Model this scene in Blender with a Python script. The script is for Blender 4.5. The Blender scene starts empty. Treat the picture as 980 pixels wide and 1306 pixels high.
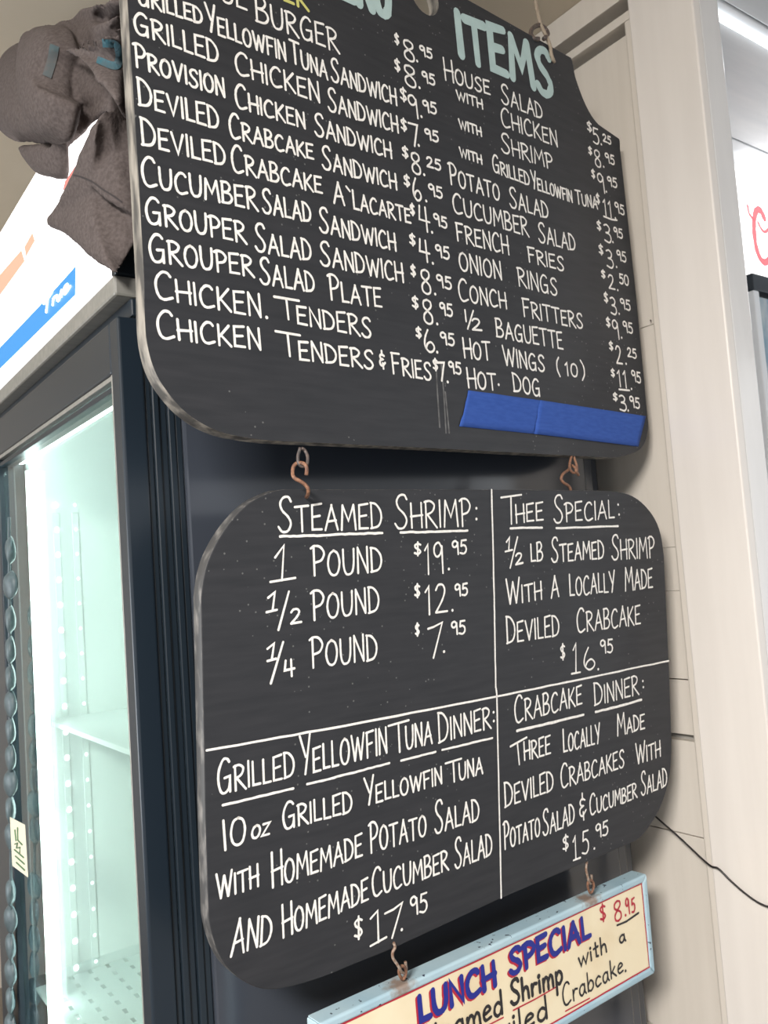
import bpy, bmesh, math, random
from mathutils import Vector, Matrix
random.seed(7)
sc = bpy.context.scene
COL = sc.collection

# ------------------------------------------------------------------ measured data (metres)
# cam: camera axes; b1, b2, b3: origin and axes of the three hanging boards;
# t1, t2, t3: hand lettering in board coordinates; o1, o2: board outlines; the rest are points in the room
D = {
'cam': {'f': 1080.360493320342,'rows': [[0.80922,-0.58305,-0.07221],[-0.01603,0.10096,-0.99476],[0.58729,0.80614,0.07236]]},
'b1': {'o': [0.60862,0.735,1.58534],'x': [0.99551,0.0946,0.00326],'y': [-0.09457,0.99548,-0.00811],'z': [-0.00401,0.00776,0.99996]},
'b2': {'o': [0.60414,0.735,1.53972],'x': [0.99944,0.03226,-0.00878],'y': [-0.03161,0.99733,0.06588],'z': [0.01088,-0.06557,0.99779]},
'b3': {'o': [0.67745,0.77308,1.02279],'x': [0.9988,0.04817,-0.0083],'y': [-0.04817,0.99884,0.0],'z': [0.00829,0.0004,0.99997]},
't1': [('menu_heading',[('W','MENU',-0.12255,0.5046,-0.00197,0.50895,0.05406,0.05406,0.05857,0),('W','ITEMS',0.10415,0.50582,0.30726,0.513,0.06562,0.06562,0.07359,0)]),('section_heading',[('W','ER',-0.1634,0.46991,-0.12976,0.47129,0.02258,0.02258,0.02312,0)]),('menu_item',[('W','HOUSE',-0.29553,0.43432,-0.20899,0.43907,0.02973,0.02346,0.02508,0),('W','BURGER',-0.20021,0.43252,-0.09113,0.4381,0.03027,0.02605,0.02816,0)]),('menu_item',[('W','GRILLED',-0.33059,0.39821,-0.26167,0.40399,0.02719,0.01887,0.01835,0),('W','YELLOWFIN',-0.25984,0.39992,-0.16432,0.40151,0.02957,0.01996,0.02144,0),('W','TUNA',-0.16019,0.40341,-0.10992,0.40048,0.02668,0.02065,0.02138,0),('W','SANDWICH',-0.10659,0.40161,-0.00853,0.40368,0.0286,0.02143,0.02194,0)]),('menu_item',[('W','GRILLED',-0.33539,0.36896,-0.24656,0.36969,0.02243,0.01943,0.02488,0),('W','CHICKEN',-0.2296,0.3668,-0.12333,0.37041,0.02519,0.02193,0.02372,0),('W','SANDWICH',-0.1143,0.36539,-0.00977,0.37008,0.02827,0.02208,0.02181,0)]),('menu_item',[('W','PROVISION',-0.33665,0.3358,-0.24204,0.33685,0.02374,0.01854,0.02,0),('W','CHICKEN',-0.23228,0.33079,-0.14571,0.33438,0.02659,0.02013,0.0189,0),('W','SANDWICH',-0.13524,0.33148,-0.0239,0.33549,0.02683,0.02163,0.02055,0)]),('menu_item',[('W','DEVILED',-0.33512,0.29978,-0.25119,0.30146,0.0273,0.01991,0.02368,0),('W','CRABCAKE',-0.24153,0.29721,-0.13787,0.30276,0.02703,0.01986,0.01804,0),('W','SANDWICH',-0.12862,0.29667,-0.01999,0.29927,0.02767,0.0216,0.02049,0)]),('menu_item',[('W','DEVILED',-0.33437,0.26334,-0.24649,0.26622,0.02712,0.02051,0.02362,0),('W','CRABCAKE',-0.24153,0.26283,-0.12978,0.26756,0.02924,0.02132,0.01976,0),('W','A',-0.1168,0.26081,-0.10012,0.26173,0.02599,0.02599,0.02631,0),('L',[(-0.09676,0.28494),(-0.09225,0.28078)],1.0),('W','LACARTE',-0.08982,0.26109,-0.00183,0.2639,0.02296,0.02119,0.01874,0)]),('menu_item',[('W','CUCUMBER',-0.3367,0.22561,-0.21334,0.22973,0.02904,0.02104,0.02407,0),('W','SALAD',-0.2092,0.22989,-0.14739,0.232,0.02657,0.02173,0.02192,0),('W','SANDWICH',-0.13884,0.22544,-0.02931,0.2253,0.02883,0.02203,0.02196,0)]),('menu_item',[('W','GROUPER',-0.33512,0.19134,-0.22933,0.19293,0.02599,0.02092,0.02282,0),('W','SALAD',-0.22078,0.18796,-0.15069,0.19029,0.0301,0.02137,0.02338,0),('W','SANDWICH',-0.14118,0.18916,-0.02176,0.19018,0.02776,0.0227,0.02378,0)]),('menu_item',[('W','GROUPER',-0.33396,0.15641,-0.22342,0.16071,0.02727,0.02295,0.02201,0),('W','SALAD',-0.21797,0.15577,-0.1497,0.15721,0.0284,0.02287,0.02243,0),('W','PLATE',-0.13227,0.15295,-0.05796,0.1555,0.02861,0.02355,0.02218,0)]),('menu_item',[('W','CHICKEN',-0.3305,0.12274,-0.21761,0.12131,0.02716,0.02071,0.02509,0),('L',[(-0.21249,0.12283)],1.0),('W','T',-0.2023,0.12392,-0.17148,0.12394,0.02302,0.02302,0.02357,0),('W','ENDERS',-0.17656,0.1212,-0.07657,0.11868,0.02022,0.02022,0.02437,0)]),('menu_item',[('W','CHICKEN',-0.33091,0.08717,-0.22073,0.08857,0.02696,0.01985,0.02332,0),('W','T',-0.20359,0.08668,-0.17342,0.08573,0.0252,0.0252,0.0258,0),('W','ENDERS',-0.17743,0.08408,-0.07678,0.08444,0.02088,0.02088,0.0225,0),('W','&',-0.06987,0.08602,-0.05961,0.08621,0.02174,0.02174,0.0219,0),('W','FRIES',-0.05252,0.08255,0.0101,0.08009,0.02552,0.02112,0.02204,0)]),('price',[('W','$',-0.00493,0.48183,0.00379,0.48183,0.01547,0.01547,0.01556,0),('W','8',0.00859,0.46841,0.02772,0.46823,0.02728,0.02728,0.02761,0),('L',[(0.03089,0.4733)],1.0),('W','95',0.03592,0.48303,0.05867,0.48478,0.01389,0.01389,0.01409,0)]),('price',[('W','$',-0.00864,0.44779,0.00189,0.44763,0.01728,0.01728,0.0174,0),('W','8',0.00621,0.43575,0.02654,0.43528,0.02807,0.02807,0.02844,0),('L',[(0.03095,0.43986)],1.0),('W','95',0.03596,0.44943,0.05936,0.45091,0.01481,0.01481,0.01503,0)]),('price',[('W','$',-0.0038,0.41299,0.00869,0.41291,0.01877,0.01877,0.01893,0),('W','9',0.00838,0.39889,0.02492,0.39864,0.02796,0.02796,0.02825,0),('L',[(0.02998,0.40333)],1.0),('W','95',0.03282,0.41106,0.05757,0.41342,0.01568,0.01568,0.01593,0)]),('price',[('W','$',-0.00668,0.37574,0.00451,0.37566,0.01711,0.01711,0.01723,0),('W','7',0.00548,0.3619,0.02259,0.36162,0.02966,0.02966,0.02999,0),('L',[(0.02107,0.36514)],1.0),('W','95',0.03215,0.37611,0.05672,0.37826,0.01461,0.01461,0.01485,0)]),('price',[('W','$',-0.00833,0.34183,0.00322,0.34186,0.01605,0.01605,0.01618,0),('W','8',0.00533,0.32724,0.02181,0.32711,0.02759,0.02759,0.02789,0),('L',[(0.02606,0.33047)],1.0),('W','25',0.03117,0.341,0.05643,0.34239,0.01453,0.01453,0.01476,0)]),('price',[('W','$',-0.00966,0.30769,0.00187,0.30771,0.01596,0.01596,0.01608,0),('W','6',0.00352,0.29462,0.01932,0.29452,0.02837,0.02837,0.02866,0),('L',[(0.02566,0.2982)],1.0),('W','95',0.03039,0.30655,0.0548,0.3067,0.01541,0.01541,0.01565,0)]),('price',[('W','$',-0.00338,0.27439,0.00561,0.27442,0.01594,0.01594,0.01603,0),('W','4',0.00889,0.25912,0.02933,0.25898,0.0321,0.0321,0.03253,0),('L',[(0.03088,0.26113)],1.0),('W','95',0.03466,0.27105,0.05844,0.27047,0.01537,0.01537,0.0156,0)]),('price',[('W','$',-0.00856,0.23723,0.00261,0.23724,0.01579,0.01579,0.01591,0),('W','4',0.00519,0.22252,0.02474,0.22235,0.02809,0.02809,0.02845,0),('L',[(0.02765,0.22288)],1.0),('W','95',0.03311,0.23172,0.05785,0.23267,0.01622,0.01622,0.01648,0)]),('price',[('W','$',-0.0108,0.19984,-0.00116,0.19983,0.01568,0.01568,0.01578,0),('W','8',0.00467,0.18325,0.02164,0.18304,0.0307,0.0307,0.03105,0),('L',[(0.02711,0.18573)],1.0),('W','95',0.03042,0.19497,0.05682,0.19485,0.0161,0.0161,0.01637,0)]),('price',[('W','$',-0.01301,0.16189,-0.00103,0.16193,0.01648,0.01648,0.01661,0),('W','8',0.00356,0.14769,0.02065,0.14758,0.03051,0.03051,0.03086,0),('L',[(0.02618,0.1498)],1.0),('W','95',0.03175,0.16168,0.05451,0.16208,0.01603,0.01603,0.01627,0)]),('price',[('W','$',-0.01108,0.12821,-0.00019,0.12824,0.01458,0.01458,0.01469,0),('W','6',0.00087,0.11372,0.0198,0.11359,0.02753,0.02753,0.02788,0),('L',[(0.02211,0.11569)],1.0),('W','95',0.02845,0.12559,0.05323,0.1259,0.0159,0.0159,0.01617,0)]),('price',[('W','$',0.01223,0.09273,0.02192,0.09274,0.01565,0.01565,0.01576,0),('W','7',0.01784,0.08113,0.03318,0.08102,0.024,0.024,0.02425,0),('L',[(0.03537,0.08181)],1.0),('W','95',0.03805,0.093,0.06055,0.09195,0.01499,0.01499,0.01521,0)]),('menu_item',[('W','HOUSE',0.07676,0.46539,0.16345,0.4732,0.03048,0.02132,0.02033,0),('W','SALAD',0.18399,0.47023,0.27294,0.47396,0.02923,0.02381,0.02389,0)]),('menu_item',[('W','WITH',0.09529,0.44614,0.14575,0.44837,0.0133,0.0133,0.01477,0),('W','CHICKEN',0.17943,0.43703,0.30181,0.44314,0.02795,0.02472,0.02417,0)]),('menu_item',[('W','WITH',0.09485,0.40879,0.13843,0.40995,0.01323,0.01323,0.01358,0),('W','SHRIMP',0.17438,0.40029,0.2852,0.40488,0.02879,0.02345,0.02383,0)]),('menu_item',[('W','WITH',0.09157,0.37138,0.13415,0.37184,0.01313,0.01313,0.01347,0),('W','GRILLED',0.15311,0.36808,0.22901,0.36691,0.02516,0.01886,0.0197,0),('W','YELLOWFIN',0.23127,0.36529,0.32434,0.3668,0.02631,0.01862,0.01845,0),('W','TUNA',0.33099,0.36781,0.3862,0.37147,0.02199,0.01852,0.01907,0)]),('menu_item',[('W','POTATO',0.06912,0.32992,0.1633,0.33088,0.02875,0.0218,0.02308,0),('W','SALAD',0.18068,0.32766,0.26396,0.32902,0.02967,0.0233,0.02444,0)]),('menu_item',[('W','CUCUMBER',0.07046,0.29422,0.21587,0.29396,0.02664,0.02269,0.02583,0),('W','SALAD',0.23544,0.29212,0.3201,0.29486,0.02938,0.02393,0.02509,0)]),('menu_item',[('W','FRENCH',0.07199,0.25918,0.17122,0.26001,0.02456,0.02358,0.02609,0),('W','FRIES',0.2083,0.25875,0.28829,0.26007,0.02239,0.02132,0.0212,0)]),('menu_item',[('W','ONION',0.07255,0.2231,0.15234,0.22344,0.02444,0.02346,0.02567,0),('W','RINGS',0.18304,0.22203,0.26733,0.22165,0.02614,0.02509,0.02524,0)]),('menu_item',[('W','CONCH',0.06672,0.18422,0.15638,0.18674,0.02906,0.02324,0.02252,0),('W','FRITTERS',0.18677,0.18199,0.3193,0.18283,0.02605,0.02396,0.02247,0)]),('menu_item',[('L',[(0.07641,0.1741),(0.07669,0.16008)],1.0),('L',[(0.09118,0.17536),(0.07831,0.1511)],1.0),('W','2',0.08583,0.15018,0.10432,0.1512,0.01657,0.01657,0.01676,0),('W','BAGUETTE',0.12999,0.14764,0.26782,0.14704,0.02505,0.02304,0.025,0)]),('menu_item',[('W','HOT',0.06667,0.11356,0.11683,0.11525,0.02587,0.02299,0.02374,0),('W','WINGS',0.13863,0.11315,0.2233,0.11169,0.02606,0.02405,0.02319,0),('W','(',0.24806,0.10885,0.25579,0.10907,0.0278,0.0278,0.02793,0),('W','10',0.2658,0.1122,0.29582,0.11187,0.01944,0.01944,0.01978,0),('W',')',0.30253,0.10866,0.3117,0.10897,0.02978,0.02978,0.02994,0)]),('menu_item',[('W','HOT',0.06891,0.07752,0.1221,0.07878,0.02577,0.0229,0.02171,0),('L',[(0.12613,0.08684)],1.0),('W','DOG',0.1536,0.07999,0.20837,0.07792,0.02517,0.02215,0.02392,0)]),('price',[('W','$',0.37855,0.48936,0.39239,0.48985,0.01807,0.01807,0.0182,0),('W','5',0.39099,0.47569,0.40804,0.47617,0.02664,0.02664,0.02687,0),('L',[(0.41262,0.47936)],1.0),('W','25',0.41773,0.48549,0.44048,0.48615,0.0135,0.0135,0.01366,0)]),('price',[('W','$',0.37553,0.45364,0.38634,0.45389,0.01436,0.01436,0.01445,0),('W','8',0.38988,0.43975,0.40688,0.44002,0.02771,0.02771,0.02795,0),('L',[(0.41272,0.44461)],1.0),('W','95',0.41838,0.45383,0.44434,0.45475,0.01591,0.01591,0.01612,0)]),('price',[('W','$',0.37731,0.41764,0.38814,0.41782,0.01551,0.01551,0.0156,0),('W','9',0.39131,0.40149,0.40935,0.40163,0.03001,0.03001,0.03029,0),('L',[(0.41316,0.40609)],1.0),('W','95',0.41802,0.41654,0.44448,0.41894,0.01583,0.01583,0.01605,0)]),('price',[('W','$',0.38295,0.38019,0.39367,0.38043,0.01787,0.01787,0.01797,0),('W','11',0.39923,0.36632,0.42362,0.36667,0.02639,0.02639,0.02673,0),('L',[(0.4302,0.36897)],1.0),('W','95',0.43092,0.37888,0.45711,0.37878,0.01709,0.01709,0.01731,0),('L',[(0.39898,0.36487),(0.41916,0.36465),(0.43396,0.36677)],1.0)]),('price',[('W','$',0.3777,0.33882,0.39014,0.33897,0.01654,0.01654,0.01665,0),('W','3',0.39424,0.32584,0.4138,0.32594,0.02858,0.02858,0.02887,0),('L',[(0.41662,0.32923)],1.0),('W','95',0.4208,0.33902,0.44541,0.33971,0.01571,0.01571,0.01591,0)]),('price',[('W','$',0.37633,0.30199,0.38915,0.30206,0.01763,0.01763,0.01775,0),('W','3',0.3935,0.287,0.41263,0.28694,0.02844,0.02844,0.02872,0),('L',[(0.41961,0.29173)],1.0),('W','95',0.42261,0.30287,0.44835,0.30356,0.01686,0.01686,0.01708,0)]),('price',[('W','$',0.37625,0.26718,0.3881,0.26731,0.01404,0.01404,0.01413,0),('W','2',0.39285,0.25343,0.40977,0.25349,0.02358,0.02358,0.02379,0),('L',[(0.41628,0.25575)],1.0),('W','50',0.42238,0.26694,0.44913,0.2672,0.01678,0.01678,0.01702,0)]),('price',[('W','$',0.37685,0.23078,0.38892,0.2309,0.01748,0.01748,0.0176,0),('W','3',0.39104,0.21569,0.40835,0.21571,0.02698,0.02698,0.02722,0),('L',[(0.41351,0.21952)],1.0),('W','95',0.41852,0.22812,0.44599,0.22809,0.01667,0.01667,0.01691,0)]),('price',[('W','$',0.37602,0.1942,0.38809,0.1943,0.01624,0.01624,0.01634,0),('W','9',0.39079,0.1802,0.40771,0.1802,0.02919,0.02919,0.02945,0),('L',[(0.41359,0.18346)],1.0),('W','95',0.4194,0.19298,0.4458,0.19255,0.0178,0.0178,0.01804,0)]),('price',[('W','$',0.37733,0.15991,0.38923,0.16,0.01502,0.01502,0.01512,0),('W','2',0.39261,0.14185,0.40916,0.14181,0.02908,0.02908,0.02934,0),('L',[(0.41811,0.14486)],1.0),('W','25',0.42392,0.1553,0.44887,0.15537,0.01539,0.01539,0.01559,0)]),('price',[('W','$',0.37516,0.12052,0.38624,0.12056,0.01378,0.01378,0.01386,0),('W','11',0.38996,0.10777,0.41711,0.10769,0.02544,0.02544,0.02581,0),('L',[(0.42563,0.10794)],1.0),('W','95',0.42877,0.11942,0.45391,0.11843,0.01772,0.01772,0.01795,0),('L',[(0.39253,0.10422),(0.41993,0.10509)],1.0)]),('price',[('W','$',0.37416,0.08572,0.38704,0.08575,0.01371,0.01371,0.01381,0),('W','3',0.38852,0.07282,0.40788,0.07273,0.02416,0.02416,0.02441,0),('L',[(0.41085,0.07448)],1.0),('W','95',0.41635,0.07989,0.44352,0.07892,0.01752,0.01752,0.01777,0)])],
't2': [('section_heading',[('W','STEAMED',-0.20156,-0.04428,-0.07159,-0.04255,0.03612,0.02612,0.02947,0),('W','SHRIMP',-0.0555,-0.04323,0.05909,-0.04146,0.03831,0.02894,0.03207,0),('L',[(0.06823,-0.02068)],1.0),('L',[(0.06775,-0.0333)],1.0)]),('underline',[('L',[(-0.19899,-0.04779),(-0.15971,-0.04808),(-0.12104,-0.04727),(-0.07216,-0.04699)],1.1)]),('underline',[('L',[(-0.04732,-0.0467),(-0.00281,-0.04709),(0.053,-0.04657)],1.1)]),('menu_item',[('L',[(-0.20498,-0.06831),(-0.19477,-0.0569),(-0.19786,-0.09085)],1.0),('L',[(-0.21091,-0.09182),(-0.18253,-0.08933)],1.0),('W','POUND',-0.16318,-0.08954,-0.07306,-0.08911,0.03073,0.026,0.02853,0)]),('menu_item',[('L',[(-0.21381,-0.10705),(-0.20618,-0.10214),(-0.20916,-0.1199)],1.0),('L',[(-0.21588,-0.12075),(-0.20432,-0.11927)],1.0),('L',[(-0.19029,-0.10244),(-0.20306,-0.13904)],1.0),('W','2',-0.18979,-0.13561,-0.17598,-0.13523,0.01618,0.01618,0.01634,0),('W','POUND',-0.16439,-0.13425,-0.07808,-0.13101,0.03062,0.0259,0.02836,0)]),('menu_item',[('L',[(-0.2157,-0.15603),(-0.2082,-0.15156),(-0.2112,-0.16708)],1.0),('L',[(-0.21599,-0.16768),(-0.20638,-0.16648)],1.0),('L',[(-0.19805,-0.15119),(-0.21281,-0.1897)],1.0),('W','4',-0.19896,-0.18674,-0.1846,-0.18582,0.01831,0.01831,0.0185,0),('W','POUND',-0.16703,-0.18055,-0.08227,-0.18132,0.03126,0.02578,0.02986,0)]),('price',[('W','$',-0.02956,-0.07371,-0.01756,-0.07369,0.01642,0.01642,0.01655,0),('W','19',-0.01483,-0.09417,0.01432,-0.09449,0.03488,0.03488,0.03554,0),('L',[(0.02214,-0.08981)],1.0),('W','95',0.02705,-0.07418,0.05123,-0.07367,0.01703,0.01703,0.01729,0)]),('price',[('W','$',-0.03044,-0.11987,-0.02074,-0.11992,0.01637,0.01637,0.01647,0),('W','12',-0.01582,-0.13938,0.01865,-0.13999,0.03303,0.03303,0.03377,0),('L',[(0.02596,-0.13706)],1.0),('W','95',0.02951,-0.12265,0.05104,-0.1218,0.01522,0.01522,0.01543,0)]),('price',[('W','$',-0.03073,-0.16169,-0.02318,-0.16154,0.01547,0.01547,0.01554,0),('L',[(-0.01142,-0.15481),(-0.00305,-0.15336),(0.00999,-0.14937),(-0.00449,-0.18773)],1.0),('L',[(0.01152,-0.18242)],1.0),('W','95',0.02252,-0.16536,0.04566,-0.16571,0.01601,0.01601,0.01624,0)]),('divider_line',[('L',[(-0.28129,-0.24191),(-0.12676,-0.24379),(0.09752,-0.2439),(0.24555,-0.24283),(0.4426,-0.24075)],1.0)]),('divider_line',[('L',[(0.09416,0.0013),(0.09347,-0.12499),(0.09171,-0.23155),(0.0932,-0.24007),(0.09102,-0.47952)],1.0)]),('section_heading',[('W','GRILLED',-0.27199,-0.28478,-0.18761,-0.28394,0.03298,0.02365,0.02677,0),('W','YELLOWFIN',-0.18266,-0.28452,-0.07228,-0.28184,0.03993,0.0261,0.02823,0),('W','T',-0.07075,-0.28378,-0.04204,-0.28298,0.03325,0.03325,0.0339,0),('W','UNA',-0.04806,-0.28235,-0.00873,-0.2823,0.02616,0.02616,0.02599,0),('W','DINNER',-0.00065,-0.28324,0.08236,-0.27994,0.03484,0.02612,0.02662,0),('L',[(0.08698,-0.26163)],1.0),('L',[(0.08696,-0.27194)],1.0)]),('underline',[('L',[(-0.26633,-0.29494),(-0.19014,-0.29489)],1.0)]),('underline',[('L',[(-0.17424,-0.29409),(-0.1282,-0.29347),(-0.07039,-0.29231)],1.0)]),('underline',[('L',[(-0.0545,-0.29255),(-0.00491,-0.29189)],1.0)]),('underline',[('L',[(0.0049,-0.29161),(0.08385,-0.29138)],1.0)]),('menu_item',[('L',[(-0.26608,-0.30901),(-0.26453,-0.33631)],1.0),('W','0',-0.26001,-0.33526,-0.24244,-0.33553,0.02669,0.02669,0.02705,0),('W','OZ',-0.23865,-0.33352,-0.21749,-0.33374,0.0132,0.0132,0.01341,0.15),('W','GRILLED',-0.2038,-0.33244,-0.11951,-0.3336,0.02712,0.02109,0.02403,0),('W','YELLOWFIN',-0.1054,-0.33104,0.00413,-0.32939,0.02994,0.02022,0.02004,0),('W','T',0.00877,-0.33119,0.03395,-0.33089,0.02534,0.02534,0.02576,0),('W','UNA',0.0285,-0.33071,0.06755,-0.33069,0.02035,0.02035,0.02086,0)]),('menu_item',[('W','WITH',-0.27532,-0.37951,-0.2301,-0.37938,0.02415,0.01989,0.02208,0),('W','HOMEMADE',-0.21703,-0.3848,-0.10794,-0.38126,0.03494,0.02378,0.02416,0),('W','POTATO',-0.09981,-0.38087,-0.02076,-0.38132,0.0324,0.02673,0.02479,0),('W','SALAD',-0.00995,-0.38259,0.05987,-0.38193,0.03703,0.02496,0.02611,0)]),('menu_item',[('W','AND',-0.26226,-0.43509,-0.21784,-0.43497,0.03363,0.03004,0.02888,0.1),('W','HOMEMADE',-0.20658,-0.43511,-0.10176,-0.428,0.03287,0.02464,0.0242,0),('W','CUCUMBER',-0.09818,-0.4274,0.01005,-0.42646,0.03073,0.02345,0.02436,0),('W','SALAD',0.01831,-0.42774,0.07912,-0.42673,0.035,0.02449,0.02728,0)]),('price',[('W','$',-0.12239,-0.46426,-0.10986,-0.46495,0.02459,0.02459,0.02481,0),('L',[(-0.10032,-0.44736),(-0.09093,-0.44201),(-0.09071,-0.47451)],1.0),('L',[(-0.10118,-0.47519),(-0.08014,-0.47249)],1.0),('L',[(-0.08124,-0.44767),(-0.06961,-0.44653),(-0.05771,-0.44289),(-0.07267,-0.47561)],1.0),('L',[(-0.05939,-0.47101)],1.0),('W','95',-0.04786,-0.46072,-0.02246,-0.46307,0.02089,0.02089,0.0221,0)]),('section_heading',[('L',[(0.10971,-0.00778),(0.14539,-0.00407)],1.0),('L',[(0.12679,-0.00662),(0.12637,-0.03975)],1.0),('W','HEE',0.13353,-0.03917,0.1847,-0.03634,0.02396,0.02396,0.02469,0),('W','SPECIAL',0.203,-0.04002,0.32788,-0.03514,0.03693,0.02594,0.02565,0),('L',[(0.33643,-0.016)],1.0),('L',[(0.3378,-0.02953)],1.0)]),('underline',[('L',[(0.12439,-0.04487),(0.1814,-0.04517)],1.1)]),('underline',[('L',[(0.20765,-0.04637),(0.33491,-0.04539)],1.1)]),('menu_item',[('L',[(0.11693,-0.06153),(0.12229,-0.05615),(0.12027,-0.07243)],1.0),('L',[(0.11444,-0.073),(0.12671,-0.07121)],1.0),('L',[(0.13627,-0.05598),(0.122,-0.09299)],1.0),('W','2',0.13069,-0.09071,0.14528,-0.08941,0.01527,0.01527,0.0154,0),('W','LB',0.15799,-0.088,0.18174,-0.08699,0.02328,0.02328,0.02459,0),('W','STEAMED',0.19629,-0.08985,0.3032,-0.08863,0.03273,0.0238,0.02526,0),('W','SHRIMP',0.31816,-0.09184,0.41717,-0.09181,0.03501,0.02758,0.03016,0)]),('menu_item',[('W','WITH',0.11314,-0.13757,0.17745,-0.13482,0.03204,0.02261,0.02349,0),('W','A',0.19351,-0.1354,0.20996,-0.13401,0.02865,0.02865,0.02893,0),('W','LOCALLY',0.22894,-0.13474,0.32448,-0.1346,0.02924,0.0252,0.02868,0),('W','MADE',0.34516,-0.1348,0.41015,-0.13378,0.0333,0.02685,0.02889,0)]),('menu_item',[('W','DEVILED',0.1119,-0.18447,0.20847,-0.18315,0.03382,0.02536,0.02784,0),('W','CRABCAKE',0.24136,-0.18318,0.37897,-0.18325,0.03242,0.02633,0.02836,0)]),('price',[('W','$',0.20777,-0.21484,0.21838,-0.21402,0.02183,0.02183,0.02196,0),('L',[(0.23341,-0.2036),(0.23905,-0.1959),(0.23761,-0.23278)],1.0),('L',[(0.22893,-0.23355),(0.246,-0.23358)],1.0),('W','6',0.25229,-0.23351,0.27787,-0.23398,0.0305,0.0305,0.03094,0),('L',[(0.28275,-0.23404)],1.0),('W','95',0.28768,-0.21388,0.31522,-0.21575,0.01867,0.01867,0.01895,0)]),('section_heading',[('W','CRABCAKE',0.12139,-0.28147,0.24869,-0.27563,0.03385,0.02726,0.02633,0),('W','DINNER',0.27232,-0.28105,0.36931,-0.27877,0.03078,0.02564,0.02702,0),('L',[(0.37923,-0.26165)],1.0),('L',[(0.37985,-0.2702)],1.0)]),('underline',[('L',[(0.12554,-0.28956),(0.18293,-0.28966),(0.25009,-0.28899)],1.35)]),('underline',[('L',[(0.27435,-0.28903),(0.32506,-0.28862),(0.37461,-0.28696)],1.35)]),('menu_item',[('L',[(0.1136,-0.30642),(0.1423,-0.30025)],1.0),('L',[(0.12582,-0.3057),(0.12806,-0.33038)],1.0),('W','HREE',0.13584,-0.32822,0.18559,-0.32808,0.02365,0.02365,0.02436,0),('W','LOCALLY',0.20767,-0.33151,0.2828,-0.33147,0.03059,0.02269,0.02676,0),('W','MADE',0.31789,-0.32853,0.381,-0.32867,0.03043,0.02308,0.0217,0)]),('menu_item',[('W','DEVILED',0.10069,-0.37726,0.18866,-0.37393,0.03049,0.02494,0.0263,0),('W','CRABCAKES',0.20118,-0.37501,0.33272,-0.37217,0.03139,0.02452,0.02428,0),('W','WITH',0.35706,-0.37405,0.41549,-0.37224,0.02995,0.02353,0.02315,0)]),('menu_item',[('W','POTATO',0.09738,-0.42624,0.16185,-0.42398,0.03311,0.02391,0.02295,0),('W','SALAD',0.16533,-0.42576,0.2269,-0.42345,0.03258,0.02491,0.02582,0),('W','&',0.23536,-0.42388,0.25021,-0.42372,0.03594,0.03594,0.03624,0),('W','CUCUMBER',0.25588,-0.42095,0.3582,-0.4186,0.02828,0.0212,0.02136,0),('W','SALAD',0.36623,-0.41813,0.42903,-0.41679,0.03325,0.02467,0.0266,0)]),('price',[('W','$',0.20095,-0.4547,0.21404,-0.45401,0.02149,0.02149,0.02166,0),('L',[(0.22203,-0.4456),(0.22614,-0.43964),(0.22636,-0.46744)],1.0),('L',[(0.22155,-0.4689),(0.23523,-0.46888)],1.0),('W','5',0.23796,-0.46687,0.25297,-0.46761,0.03093,0.03093,0.03119,0),('L',[(0.26332,-0.46411)],1.0),('W','95',0.26626,-0.45317,0.29313,-0.4529,0.01927,0.01927,0.01956,0)])],
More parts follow.
